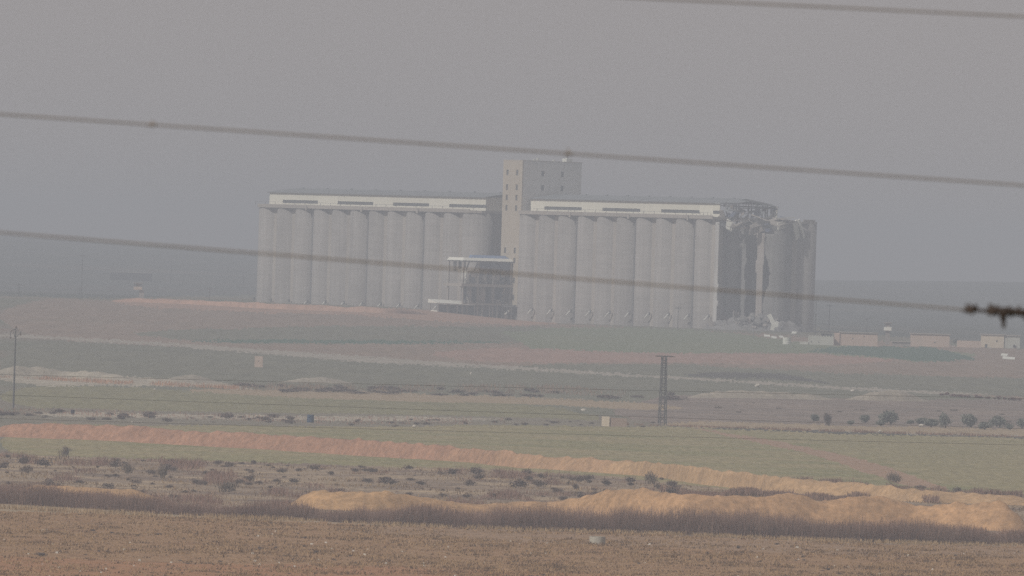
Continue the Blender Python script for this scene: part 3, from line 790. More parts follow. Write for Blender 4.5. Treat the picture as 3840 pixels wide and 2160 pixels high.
M_conc = conc('m_silo_concrete', (.285, .268, .256), .08, .12, .10)
M_concl = conc('m_lightened_cell_concrete', (.46, .45, .44), .08, .16, .14)  # cell concrete lightened to make up for light missing inside the breach
M_conci = conc('m_darkened_inner_concrete', (.19, .185, .18), .05, .12, .14)  # darkened to stand for shade on the bared inner cells; rubble uses it too
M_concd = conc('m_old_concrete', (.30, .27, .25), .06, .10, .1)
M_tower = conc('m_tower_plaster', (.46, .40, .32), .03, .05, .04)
M_tside = conc('m_tower_side_shade_tone', (.70, .70, .68), .03, .05, .04)  # same plaster as the front, lightened and greyed for the shaded face
M_slab = conc('m_slab_concrete', (.35, .32, .29), .04, .05, .08)
M_cream = conc('m_cream_cladding', (.74, .72, .63), .02, .035, .03)
M_roof = cm('m_grey_roof_sheet', (.22, .24, .26), .08, .3, rough=.6)
M_dark = cm('m_dark_opening', (.055, .055, .055), .1, 1)
M_pane = cm('m_pane', (.10, .105, .11), .15, .5, rough=.4)
M_steel = cm('m_dull_steel', (.16, .16, .165), .15, 1, rough=.7)
M_rust = cm('m_rusty_steel', (.13, .09, .07), .2, 2)
M_pipe = cm('m_white_pipe', (.62, .62, .59), .05, 1)
M_blue = cm('m_blue_roof_sheet', (.17, .25, .42), .08, .5, rough=.6)
M_shadeblue = cm('m_shade_blue_sheeting', (.09, .11, .17), .1, .5, rough=.7)  # blue of the shaded interior is put into the sheeting colour
M_wall = cm('m_white_fascia', (.80, .80, .74), .04, .5)

def cyl_mesh(name, r, z0, z1, n=56):
    mb = MB(); zs = np.linspace(z0, z1, 2)
    for z in zs:
        for k in range(n):
            a = 2 * math.pi * k / n; mb.v.append((r * math.cos(a), r * math.sin(a), z))
    for k in range(n): mb.f.append((k, (k + 1) % n, n + (k + 1) % n, n + k))
    mb.f.append(tuple(n + k for k in range(n)))
    return mb
def shell(name, cx, cy, r, z0, z1, keep, m, parent, n=72, nz=40, th=.28):
    mb = MB(); ids = {}
    zs = np.linspace(z0, z1, nz + 1)
    def vid(k, j):
        k = k % n
        if (k, j) not in ids:
            a = 2 * math.pi * k / n; ids[(k, j)] = len(mb.v); mb.v.append((cx + r * math.cos(a), cy + r * math.sin(a), zs[j]))
        return ids[(k, j)]
    for k in range(n):
        for j in range(nz):
            a = 360 * (k + .5) / n
            if a > 180: a -= 360
            if keep(a, (zs[j] + zs[j + 1]) / 2): mb.f.append((vid(k, j), vid(k + 1, j), vid(k + 1, j + 1), vid(k, j + 1)))
    o = mb.build(name, m, parent, smooth=True)
    md = o.modifiers.new('thickness', 'SOLIDIFY'); md.thickness = th; md.offset = -1
    return o
def rag(z, s): return 9 * float(fnoise(np.array([z / 2.6 + s]), np.array([s * 3.1]), 3)[0])
def prism(name, poly, z0, z1, m, parent):
    n = len(poly); mb = MB(); mb.v = [(x, y, z0) for x, y in poly] + [(x, y, z1) for x, y in poly]
    mb.f = [tuple(range(n))[::-1], tuple(range(n, 2 * n))] + [(k, (k + 1) % n, n + (k + 1) % n, n + k) for k in range(n)]
    return mb.build(name, m, parent)
def silo_block(name, label, c0, c1, broken):
    """columns c0..c1 (c1 is the right end)"""
    t = thing(name, label, 'grain silos', ORG, -TH)
    src = cyl_mesh('silo_cell', p_ * .502, BZ, ZTOP).build('silo_cell', M_conc, t, smooth=False)
    src.data.polygons.foreach_set('use_smooth', [len(f.vertices) == 4 for f in src.data.polygons])
    first = True
    for c in range(c0, c1 + 1):
        for r_ in range(3):
            if r_ and c not in (c0, c1, c1 - 1, c1 - 2): continue
            if broken and r_ == 0 and c in (c1, c1 - 1): continue
            if broken and r_ > 0 and c == c1 - 1 and r_ == 2: continue
            if first: src.location = (c * p_, r_ * p_, 0); first = False
            elif broken and r_ == 1 and c >= c1 - 2:
                def kp(a, z, c=c):
                    if c == c1 - 2: return z < ZTOP - 1.5 + rag(a / 12, 8) * .25
                    if c == c1: return not (-135 < a < -72 + 14 * math.sin(z / 3.1) + rag(z, 4) and z > 12) and z < ZTOP - 1 + rag(a / 20, 6) * .35 - (2.5 if -90 < a < 0 else 0)
                    return not (-75 + rag(z, 9) < a < 8 + rag(z, 11) and z > 10 + rag(a / 9, 3) * .4) and z < ZTOP - 2.5
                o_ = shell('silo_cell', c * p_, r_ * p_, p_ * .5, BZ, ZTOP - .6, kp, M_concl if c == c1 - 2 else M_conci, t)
                o_['label'] = 'inner silo cell laid bare by the blast, grey toned for shade with torn openings'
                continue
            elif False:
                o_ = cyl_mesh('silo_cell', p_ * .502, BZ, ZTOP - (1.2 if c == c1 else 0)).build('silo_cell', M_conci, t); o_.location = (c * p_, r_ * p_, 0)
                o_['label'] = 'inner silo cell laid bare by the blast, grey darkened for shade'
                o_.data.polygons.foreach_set('use_smooth', [len(f.vertices) == 4 for f in o_.data.polygons])
            else: share(src, t, (c * p_, r_ * p_, 0))
    # flat infill between neighbouring cells, and a slot at every third joint
    inf = None; n3 = 0
    for c in range(c0, c1):
        n3 += 1
        if n3 % 3 == 0:
            box('gap_strip', ((c + .5) * p_ - .1, -p_ * .30, BZ), ((c + .5) * p_ + .45, -p_ * .2, ZTOP), M_steel, t)  # strip added to darken the gap between cell groups
            continue
        if broken and c >= c1 - 1: continue
        X = (c + .5) * p_
        if inf is None: inf = box('infill_panel', (-.95, -p_ * .30, BZ), (.95, 0, ZTOP), M_slab, t); inf.location = (X, 0, 0)
        else: share(inf, t, (X, 0, 0))
        q = None
    for X0 in range(c1, c1 + 1):
        for r_ in (0, 1):
            if broken and r_ == 0: continue
            box('infill_panel', (X0 * p_, (r_ + .5) * p_ - 1.1, BZ), (X0 * p_ + p_ * .34, (r_ + .5) * p_ + 1.1, ZTOP), M_slab, t)
    # roof slabs, one per group of three cells, with upstands and little posts
    for g in range(4):
        a = c0 + g * 3; b = a + 3
        xa, xb = (a - .5) * p_ + (.15 if g else -.1), (b - .5) * p_ - .45 + (.5 if g == 3 else 0)
        if broken and g == 3: xb = (c1 - 1.3) * p_
        ya, yb = -p_ * .5 - .3, 2.5 * p_ + .1
        q = .29 * p_; pl = [(xa, ya + q), (xa + q, ya)] if g == 0 else [(xa, ya)]
        pl += [(xb - q, ya), (xb, ya + q), (xb, yb - q), (xb - q, yb)] if (g == 3 and not broken) else [(xb, ya), (xb, yb)]
        pl += [(xa, yb)]
        prism('roof_slab', pl, ZTOP, ZTOP + .75, M_slab, t)
        box('parapet', (xa + (q if g == 0 else 0), ya, ZTOP + .75), (xb - (q if g == 3 and not broken else 0), ya + .2, ZTOP + 1.15), M_slab, t)
        if g < 3:
            box('drain_box', (xb - .3, ya - .25, ZTOP - .6), (xb + .5, ya - .01, ZTOP + 1.15), M_slab, t)
        for k in range(6):
            x = xa + 1.2 + k * (xb - xa - 2.4) / 5
            box('rail_post', (x - .05, ya + .3, ZTOP + .75), (x + .05, ya + .4, ZTOP + 1.9), M_steel, t)
        box('hand_rail', (xa + 1, ya + .32, ZTOP + 1.86), (xb - 1, ya + .38, ZTOP + 1.93), M_steel, t)
    # gallery on the roof
    gx0 = (c0 - .31) * p_ if not broken else (c0 - .29) * p_
    gx1 = (c1 + .31) * p_ if not broken else (c1 - 1.63) * p_
    gy0, gy1 = .2, 2.08 * p_; zb, ze = ZTOP + .75, 46.35; zr = ze + 1.55; gm = (gy0 + gy1) / 2
    wins = []
    for g in range(4):
        a = (c0 + g * 3) * p_; wa = a + .42 * p_ ; wb = wa + 1.93 * p_
        if broken and g == 3: wa = (c1 - 1.97) * p_; wb = gx1
        wins.append((wa, wb))
    z1, z2 = 42.95, 43.95
    # wall pieces around the window strips
    x = gx0
    for wa, wb in wins:
        box('wall_panel', (x, gy0, zb), (wa, gy0 + .25, ze), M_cream, t); x = wb
        box('sill_panel', (wa, gy0, zb), (wb, gy0 + .25, z1), M_cream, t)
        box('head_panel', (wa, gy0, z2), (wb, gy0 + .25, ze), M_cream, t)
        w = box('window', (wa, gy0 + .2, z1), (wb, gy0 + .3, z2), M_dark, t)
        nP = max(2, int(round((wb - wa) / 1.6)))
        for k in range(nP):
            d = (wb - wa) / nP
            box('pane', (wa + k * d + .09, gy0 + .12, z1 + .06), (wa + (k + 1) * d - .09, gy0 + .19, z2 - .06), M_pane, w)
    if x < gx1: box('wall_panel', (x, gy0, zb), (gx1, gy0 + .25, ze), M_cream, t)
    if not broken:
        box('end_wall', (gx1 - .25, gy0 + .26, zb), (gx1 - .002, gy1, ze), M_cream, t)
    box('end_wall', (gx0 + .002, gy0 + .26, zb), (gx0 + .25, gy1, ze), M_cream, t)
    # gable roof: two sheets
    ov = .55
    for s in (0, 1):
        ya = gy0 - ov if s == 0 else gy1 + ov
        nseg = 12
        for k in range(nseg):
            xa = gx0 - ov + k * (gx1 - gx0 + 2 * ov) / nseg; xb = gx0 - ov + (k + 1) * (gx1 - gx0 + 2 * ov) / nseg - .03
            zz = .0 if not (broken and k == nseg - 1 and s == 0) else -.25
            e = ze - .1
            MB().hexa([(xa, ya, e), (xb, ya, e + zz), (xb, gm, zr - .12), (xa, gm, zr - .12), (xa, ya, e + .14), (xb, ya, e + .14 + zz), (xb, gm, zr), (xa, gm, zr)]).build('roof_sheet', M_roof, t)
    box('eaves_gutter', (gx0 - ov, gy0 - ov - .16, ze - .22), (gx1 + (ov if not broken else -2), gy0 - ov - .002, ze - .02), M_steel, t)
    for k in range(9):
        x = gx0 + 4 + k * (gx1 - gx0 - 10) / 8
        box('roof_vent', (x, gm - .3, zr - .05), (x + .8, gm + .3, zr + .28), M_roof, t)
    return t, gx0, gx1, gy0, gy1, zb, ze, zr
LB = silo_block('grain_silo_block', 'intact long block of grain silos left of the tall tower, cream gallery on its roof', -25, -14, False)
RB = silo_block('grain_silo_block', 'long block of grain silos right of the tower with its right end blown open', -11, 0, True)

# the chutes and hatches near the ground
def chute_src(t, X):
    h = box('hatch', (-.45, -.5, 0), (.55, .35, 1.7), M_steel, t)
    h.location = (X, -p_ * .36, 11.0)
    pb = MB().tube([(-.1, -.5, .9), (-.5, -1.1, .35), (-1.5, -1.9, -1.0), (-1.9, -2.1, -1.3)], [.36, .36, .33, .3], 8).build('chute', M_pipe, t, smooth=True)
    pb.location = (X, -p_ * .36, 11.0)
    return h, pb
for blk, c0 in ((LB, -25), (RB, -11)):
    t = blk[0]; h, pb = chute_src(t, (c0 - .5) * p_)
    for c in range(c0, c0 + 10):
        X = (c + .5) * p_
        dark_only = blk is LB and c < c0 + 2
        share(h, t, (X, -p_ * .40, 11.0), scale=(.5, .5, .6))
        if not dark_only: share(pb, t, (X, -p_ * .40, 11.0), scale=(.6, .5, .65))
    if blk is LB:
        h.scale = (.7, .7, .8); pb.location = ((c0 + 10.5) * p_, -p_ * .4, 11.0)

# ---- blown-open end of the right block
RT, rgx0, rgx1, rgy0, rgy1, rzb, rze, rzr = RB
rt = 9.765
shell('broken_cell', -1 * p_, 0, p_ * .5, BZ, ZTOP, lambda a, z: -150 + rag(z, 2) < a < -88 + rag(z, 1) * .6 and z < 40.5 + rag(a / 10, 5) * .2 - (2.0 if a < 170 and a > 0 else 0), M_concl, RT)
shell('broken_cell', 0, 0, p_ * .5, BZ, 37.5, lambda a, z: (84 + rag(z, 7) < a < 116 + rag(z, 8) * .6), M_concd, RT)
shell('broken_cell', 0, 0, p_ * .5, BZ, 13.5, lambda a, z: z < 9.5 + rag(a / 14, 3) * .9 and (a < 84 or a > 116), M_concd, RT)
rb = random.Random(5)
def frag(name, c, size, rot, m, parent):
    M = Matrix.Translation(c) @ Matrix.Rotation(rot[2], 4, 'Z') @ Matrix.Rotation(rot[1], 4, 'Y') @ Matrix.Rotation(rot[0], 4, 'X')
    return MB().quadbox((-size[0] / 2, -size[1] / 2, -size[2] / 2), (size[0] / 2, size[1] / 2, size[2] / 2), M).build(name, m, parent)
# roof slab that is left over the back cells
prism('roof_slab', [(-.55 * p_, 1.62 * p_), (.5 * p_, 1.62 * p_), (.5 * p_, 2.2 * p_), (.22 * p_, 2.48 * p_), (-.55 * p_, 2.48 * p_)], ZTOP - .55, ZTOP + .1, M_slab, RT)
box('parapet', (.5 * p_ - .3, 1.7 * p_, ZTOP + .1), (.5 * p_ - .02, 2.18 * p_, ZTOP + .7), M_slab, RT)
# hanging, tilted slabs and sheets  (local x, y, z)
for c, s, r, m in [((.2 * p_, .9 * p_, 40.9), (7, 5, .5), (.25, .18, .1), M_slab), ((.45 * p_, 1.45 * p_, 38.8), (.4, 2.2, 6), (.5, .1, .3), M_wall),
                   ((.5 * p_, 1.62 * p_, 39.2), (.3, 1.0, 6.5), (.55, 0, .3), M_wall), ((-.2 * p_, .55 * p_, 41.9), (6, 3, .35), (-.2, .3, .4), M_slab),
                   ((-.75 * p_, .1 * p_, 40.0), (4, 4, .4), (.35, -.25, .1), M_slab), ((-1.1 * p_, .0 * p_, 39.6), (2.6, .3, 3.2), (.3, .4, .2), M_wall),
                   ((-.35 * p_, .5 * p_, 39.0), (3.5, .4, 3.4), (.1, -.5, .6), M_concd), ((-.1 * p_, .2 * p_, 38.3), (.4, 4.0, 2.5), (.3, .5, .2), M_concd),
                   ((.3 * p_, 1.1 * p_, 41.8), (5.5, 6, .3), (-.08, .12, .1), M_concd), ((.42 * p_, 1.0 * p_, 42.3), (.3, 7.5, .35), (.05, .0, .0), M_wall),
                   ((.45 * p_, .85 * p_, 40.0), (.4, 3.0, 2.2), (.2, .1, 0), M_wall)]:
    frag('hanging_slab', c, s, r, m, RT)
for k in range(80):       # steel bars, broken purlins and rebar
    x = rb.uniform(-1.6, .3) * p_ if k % 3 else rb.uniform(-1.6, -1.2) * p_; y = rb.uniform(-.35, 2.1) * p_
    z = rb.uniform(38.5, 46.4) if x < -1.2 * p_ else rb.uniform(37.5, 42.0)
    if x < -1.2 * p_: y = rb.uniform(.2, 2.0) * p_
    l = rb.uniform(1.5, 6); d = Vector((rb.gauss(0, 1), rb.gauss(0, 1), rb.gauss(-.2, .8))).normalized() * l
    a = Vector((x, y, z)); b = a + d
    if b.z > 47.2: b.z = 47.0
    if b.x < -1.6 * p_: b.x = -1.58 * p_
    if b.x > .55 * p_: b.x = .5 * p_
    mdl = (a + b) / 2 + Vector((0, 0, -rb.uniform(.1, .7)))
    MB().tube([a, mdl, b], rb.uniform(.05, .14), 4).build('bent_bar', rb.choice([M_steel, M_rust, M_steel, M_slab]), RT)
for k in range(64):       # torn sheets and chunks round the opening
    x = rb.uniform(-1.5, .2) * p_ if k % 2 else rb.uniform(-1.5, -1.2) * p_; y = rb.uniform(-.1, 2.0) * p_; z = rb.uniform(39.0, 45.5) if x < -1.2 * p_ else rb.uniform(38.0, 41.6)
    frag('torn_sheet', (x, y, z), (rb.uniform(.8, 3.4), rb.uniform(.5, 2.4), rb.uniform(.06, .3)), (rb.uniform(-1.4, 1.4), rb.uniform(-1.2, 1.2), rb.uniform(0, 3)), rb.choice([M_conci, M_steel, M_roof, M_shadeblue, M_concd]), RT)
# remaining skeleton of the gallery beyond the cut
gm = (rgy0 + rgy1) / 2
for k, X in enumerate([rgx1 + .3, rgx1 + 1.6, rgx1 + 2.8]):
    sag = (0, .15, .4)[k]
    bar('truss', (X, rgy0, rze - .2 - sag * 2), (X, gm, rzr - .2 - sag), .16, M_steel, RT)
    bar('truss', (X, gm, rzr - .2 - sag), (X, rgy1, rze - .3 - sag), .16, M_steel, RT)
    bar('tie_beam', (X, rgy0, rze - .7 - sag * 2), (X, rgy1, rze - .8 - sag), .13, M_steel, RT)
    for j in range(1, 7):
        yy = rgy0 + j * (rgy1 - rgy0) / 7; hh = rzr - .25 - abs(yy - gm) / (gm - rgy0) * 1.5 - sag
        bar('truss_web', (X, yy, rze - .8 - sag), (X, yy + (1 if j % 2 else -1) * 1.2, hh), .09, M_steel, RT)
MB().hexa([(rgx1 + .55, gm - 3, rzr - .5), (rgx1 + 3.0, gm - 1, rzr - .9), (rgx1 + 3.3, rgy1 + .6, rze - .8), (rgx1 + .55, rgy1 + .6, rze - .2),
           (rgx1 + .55, gm - 3, rzr - .36), (rgx1 + 3.0, gm - 1, rzr - .76), (rgx1 + 3.3, rgy1 + .6, rze - .66), (rgx1 + .55, rgy1 + .6, rze - .06)]).build('torn_roof', M_roof, RT)
MB().hexa([(rgx1 + .55, rgy0 + 2, rze + .1), (rgx1 + 2.4, rgy0 + 4, rze + .0), (rgx1 + 3.1, gm - 1.2, rzr - .95), (rgx1 + .55, gm - 3.1, rzr - .5),
           (rgx1 + .55, rgy0 + 2, rze + .22), (rgx1 + 2.4, rgy0 + 4, rze + .12), (rgx1 + 3.1, gm - 1.2, rzr - .8), (rgx1 + .55, gm - 3.1, rzr - .36)]).build('torn_roof', M_roof, RT)
for X, a in ((rgx1 + .1, 0), (rgx1 + 1.5, 1), (rgx1 + 2.6, 1)):
    box('back_panel', (X, rgy1 - .2, rzb), (X + (1.1, .8)[a], rgy1, rze - .5), M_cream, RT)
    for yy in (rgy0 + 5, rgy0 + 11, rgy0 + 16.5):
        if rb.random() < .75: box('gallery_post', (X, yy, rzb - .6), (X + .32, yy + .32, rze - .3), M_steel if a else M_wall, RT)
box('gallery_floor', (rgx1 - .3, rgy0 + 4, rzb - .5), (rgx1 + 3.0, rgy1 + .8, rzb - .06), M_concd, RT)

# ---- rubble at the foot of the blown-open end
rp = thing('rubble_pile', 'grey heap of concrete rubble and bent sheets at the foot of the broken silos', 'rubble', ORG + XA * (-.2 * p_) + YA * (-.2 * p_) + Vector((0, 0, 7.2)), -TH)
def heap():
    n, m_ = 44, 44; mb = MB()
    for i in range(n):
        for j in range(m_):
            x = (i / (n - 1) - .5) * 30; y = (j / (m_ - 1) - .5) * 36 + 6
            e = max(0, 1 - ((x / 15) ** 2 + ((y - 6) / 18) ** 2))
            z = 4.2 * e ** .8 * (1 + 1.1 * float(vnoise(np.array(x / 2.1 + 50), np.array(y / 2.1 + 50)))) + 1.0 * float(vnoise(np.array(x / .9 + 80), np.array(y / .9 + 80))) * e - .35
            mb.v.append((x, y, z))
    for i in range(n - 1):
        for j in range(m_ - 1): mb.f.append((i * m_ + j, (i + 1) * m_ + j, (i + 1) * m_ + j + 1, i * m_ + j + 1))
    return mb
heap().build('rubble_mound', M_conci, rp)
for k in range(90):
    a = rb.uniform(0, 6.28); q = rb.random() ** .6
    x = math.cos(a) * q * 14; y = 6 + math.sin(a) * q * 17; z = 4.0 * max(0, 1 - q * q) ** .8 + rb.uniform(-.2, .5)
    frag('chunk', (x, y, z), (rb.uniform(.5, 2.6), rb.uniform(.4, 2.0), rb.uniform(.3, 1.1)), (rb.uniform(-1, 1), rb.uniform(-1, 1), rb.uniform(0, 3)), rb.choice([M_conci, M_concd, M_conci, M_steel]), rp)
for k in range(34):
    a = rb.uniform(0, 6.28); q = rb.random() ** .6; x = math.cos(a) * q * 12; y = 6 + math.sin(a) * q * 15; z = 3.5 * (1 - q * q)
    d = Vector((rb.gauss(0, 1), rb.gauss(0, 1), abs(rb.gauss(.4, .6)))).normalized() * rb.uniform(1.5, 4)
    MB().tube([(x, y, z), Vector((x, y, z)) + d * .5 + Vector((0, 0, .3)), Vector((x, y, z)) + d], .09, 4).build('bent_bar', M_rust, rp)
def put_frag(x, y, D, size, rot, label, m=M_wall, name='sheet_scrap', cat='metal scrap'):
    P = at(x, y, D); o = MB().quadbox((-size[0] / 2, -size[1] / 2, -size[2] / 2), (size[0] / 2, size[1] / 2, size[2] / 2)).build(name, m)
    o.location = P; o.rotation_euler = rot; return tag(o, label, cat)
put_frag(2893, 1198, 3584, (1.3, .25, 3.4), (.1, -.5, 0), 'white bent sheet leaning up from the rubble, the tallest scrap')
put_frag(2898, 1226, 3582, (1.2, .4, 2.0), (.2, .2, 0), 'white sheet standing low in the rubble under the tallest scrap')
put_frag(2913, 1216, 3582, (.9, .3, 1.9), (-.2, .1, .3), 'cream sheet beside the white sheets in the rubble')
for x, y, w, lab in [(2876, 1264, 22, 'leftmost white scrap lying on the grass before the rubble'), (2902, 1270, 20, 'long white scrap lying on the grass right of the leftmost one'), (2930, 1268, 16, 'small white scrap just left of the white tank'),
                     (2978, 1252, 18, 'white scrap lying behind the white tank'), (2990, 1231, 18, 'white scrap highest up beside the rubble'), (3766, 1336, 24, 'white scrap on the brown field below the beige house'), (3782, 1348, 46, 'long white scrap on the brown field at the right')]:
    P = G(x, y); u_ = unit(P); r = random.Random(x)
    o = MB().quadbox((-w * u_ / 2, -.8, -.08), (w * u_ / 2, .8, .10)).build('sheet_scrap', M_white)
    o.location = P + Vector((0, 0, .35)); o.rotation_euler = (.35, r.uniform(-.12, .12), r.uniform(-.3, .3)); tag(o, lab, 'metal scrap')

# ---- the elevator tower
TW = thing('elevator_tower', 'tall plain elevator tower between the two silo blocks, cream front and shaded side toned grey', 'tower', ORG, -TH)
tx0, tx1 = -12.5 * p_, -11.5 * p_ - .02; ty0, ty1 = -.22 * p_, 2.17 * p_
ty0 = -.20 * p_
_, ztw = on_front(1955, 603, ty0)
def wall_with_windows(plane, a0, a1, c, z0, z1, wins, m, parent, th=.5, out=-1):
    """plane 'front' (const Y) or 'side' (const X); wins list of (a, z, w, h); panels + recessed windows"""
    xs = sorted({a0, a1, *[v for w in wins for v in (w[0] - w[2] / 2, w[0] + w[2] / 2)]})
    zs = sorted({z0, z1, *[v for w in wins for v in (w[1] - w[3] / 2, w[1] + w[3] / 2)]})
    def bx(nm, A, B, Z0, Z1, d0, d1, mm, par):
        lo, hi = min(d0, d1), max(d0, d1)
        if plane == 'front': return box(nm, (A, lo, Z0), (B, hi, Z1), mm, par)
        return box(nm, (lo, A, Z0), (hi, B, Z1), mm, par)
    mb = MB()
    for i in range(len(xs) - 1):
        for j in range(len(zs) - 1):
            ax, az = (xs[i] + xs[i + 1]) / 2, (zs[j] + zs[j + 1]) / 2
            if any(abs(ax - w[0]) < w[2] / 2 and abs(az - w[1]) < w[3] / 2 for w in wins): continue
            d0, d1 = c, c - out * th
            lo, hi = min(d0, d1), max(d0, d1)
            if plane == 'front': mb.quadbox((xs[i], lo, zs[j]), (xs[i + 1], hi, zs[j + 1]))
            else: mb.quadbox((lo, xs[i], zs[j]), (hi, xs[i + 1], zs[j + 1]))
    # merge doubled corner points so that the wall is one skin
    mb.build('wall', m, parent)
    for w in wins:
        f = bx('window', w[0] - w[2] / 2, w[0] + w[2] / 2, w[1] - w[3] / 2, w[1] + w[3] / 2, c - out * .34, c - out * .46, M_dark, parent)
        bx('pane', w[0] - w[2] / 2 + .1, w[0] + w[2] / 2 - .1, w[1] - w[3] / 2 + .1, w[1] - .04, c - out * .26, c - out * .32, M_pane, f)
        bx('pane', w[0] - w[2] / 2 + .1, w[0] + w[2] / 2 - .1, w[1] + .04, w[1] + w[3] / 2 - .1, c - out * .26, c - out * .32, M_pane, f)
fw = []
for (xa, ya), (xb, yb) in [((1904, 647), (1940, 647)), ((1902, 702), (1938, 702)), ((1900, 741), (1936, 741)), ((1899, 780), (1935, 780)), ((1892, 939), (1929.5, 939))]:
    for q in ((xa, ya), (xb, yb)):
        X, z = on_front(*q, ty0); fw.append((X, z, 1.0, 1.75))
zlev = [w[1] for w in fw]
# align rows and columns
ca = sum(w[0] for w in fw[0::2]) / 5; cb = sum(w[0] for w in fw[1::2]) / 5
fw2 = []
for i in range(5):
    z = (fw[2 * i][1] + fw[2 * i + 1][1]) / 2
    fw2 += [(ca, z, 1.0, 1.75), (cb, z, 1.0, 1.75)]
for q in ((1928, 977), (1925, 1052), (1922, 1116)):
    X, z = on_front(*q, ty0); fw2.append((cb, z, 1.0, 1.75))
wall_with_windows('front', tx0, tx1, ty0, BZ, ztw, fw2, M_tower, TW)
sw = []
s_ = [on_side(2037, 650, tx1), on_side(2110, 655, tx1), on_side(2035, 704, tx1), on_side(2108, 708, tx1)]
sa, sb = (s_[0][0] + s_[2][0]) / 2, (s_[1][0] + s_[3][0]) / 2; z1_, z2_ = (s_[0][1] + s_[1][1]) / 2, (s_[2][1] + s_[3][1]) / 2
sw = [(sa, z1_, 1.3, 1.7), (sb, z1_, 1.3, 1.7), (sa, z2_, 1.3, 1.7), (sb, z2_, 1.3, 1.7)]
ty1 = on_side(2181, 650, tx1)[0]
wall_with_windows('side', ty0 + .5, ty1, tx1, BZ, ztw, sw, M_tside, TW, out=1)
box('wall', (tx0, ty0 + .5, BZ), (tx0 + .5, ty1, ztw), M_tower, TW)
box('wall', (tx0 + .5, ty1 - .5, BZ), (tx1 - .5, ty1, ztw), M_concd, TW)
box('roof', (tx0 + .5, ty0 + .5, ztw - 1.0), (tx1 - .5, ty1 - .5, ztw - .7), M_slab, TW)
for (a, b) in (((tx0 - .08, ty0 - .08, ztw), (tx1 + .08, ty0 + .32, ztw + .22)), ((tx1 - .32, ty0 + .33, ztw), (tx1 + .08, ty1 + .08, ztw + .22)), ((tx0 - .08, ty0 + .33, ztw), (tx0 + .3, ty1 + .08, ztw + .22))):
    box('coping', a, b, M_tower, TW)
yy, zz = on_side(2131, 610, tx1 - 1.5)
wt = thing('water_tank', 'white water tank with a capped pipe on top of the tower', 'tank', ORG + XA * (tx1 - 2) + YA * yy + Vector((0, 0, ztw - .7)), -TH)
box('tank_body', (-1.1, -1.2, .0), (1.1, 1.2, 1.9), M_white, wt); box('tank_lid', (-.5, -.5, 1.9), (.5, .5, 2.1), M_white, wt)
MB().tube([(0, 0, 2.1), (0, 0, 2.9)], .16, 8).build('pipe', M_rust, wt); MB().tube([(0, 0, 2.9), (0, 0, 3.15)], .38, 8).build('cap', M_rust, wt)
for k, (xx, hh) in enumerate([(2015, .9), (2028, 1.3), (2045, .6), (2088, .9)]):
    yv, _ = on_side(xx, 612, tx1)
    o = thing('roof_fan', ['squat white fan housing at the left on the tower roof', 'taller fan housing beside the squat one on the tower roof', 'low box near the middle of the tower roof', 'small vent box left of the water tank on the tower roof'][k], 'roof vent', ORG + XA * (tx1 - 1.6) + YA * yv + Vector((0, 0, ztw - .7)), -TH)
    box('base', (-.6, -.6, 0), (.6, .6, .35 + hh * .5), M_slab, o); MB().tube([(0, 0, .35 + hh * .5), (0, 0, .5 + hh)], [.35, .5], 8).build('hood', M_white, o)
# bridge gallery between left block and tower
br = thing('gallery_bridge', 'short recessed gallery joining the left silo roof to the tower', 'gallery', ORG, -TH)
bx0, bx1 = -13.68 * p_, tx0 - .05
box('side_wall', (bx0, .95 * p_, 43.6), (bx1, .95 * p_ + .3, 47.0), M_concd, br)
box('floor_slab', (bx0, .9 * p_, 40.8), (bx1, 1.9 * p_, 41.4), M_slab, br)
box('band_panel', (bx0 + 1, .93 * p_, 44.4), (bx1, .948 * p_, 45.6), M_cream, br); box('band_panel', (bx0 + 1, .93 * p_, 41.5), (bx1, .948 * p_, 42.7), M_cream, br)
box('window', (bx0 + 1, .94 * p_, 42.8), (bx1, .95 * p_, 44.3), M_pane, br)
MB().hexa([(bx0 - .4, .7 * p_, 46.3), (bx1, .7 * p_, 47.2), (bx1, 2 * p_, 47.2), (bx0 - .4, 2 * p_, 46.3), (bx0 - .4, .7 * p_, 46.5), (bx1, .7 * p_, 47.4), (bx1, 2 * p_, 47.4), (bx0 - .4, 2 * p_, 46.5)]).build('roof_sheet', M_roof, br)
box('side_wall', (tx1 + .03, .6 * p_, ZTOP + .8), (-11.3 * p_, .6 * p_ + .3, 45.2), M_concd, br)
box('band_panel', (tx1 + .03, .58 * p_, 43.6), (-11.3 * p_, .598 * p_, 44.6), M_cream, br)

# ---- intake building in front of the tower
sx1 = on_front(1925, 1000, ty0)[0]                       # right side plane, X
yf, _z = on_side(1737, 972, sx1)                         # how far it stands out
sx0 = on_front(1676, 960, yf)[0]
zroof = on_side(1737, 972, sx1)[1]
S = thing('intake_building', 'open sided grain intake building with a white edged roof in front of the tower', 'building', ORG, -TH)
print('shed', sx0, sx1, yf, ty0, zroof)
yb_ = ty0 - .05
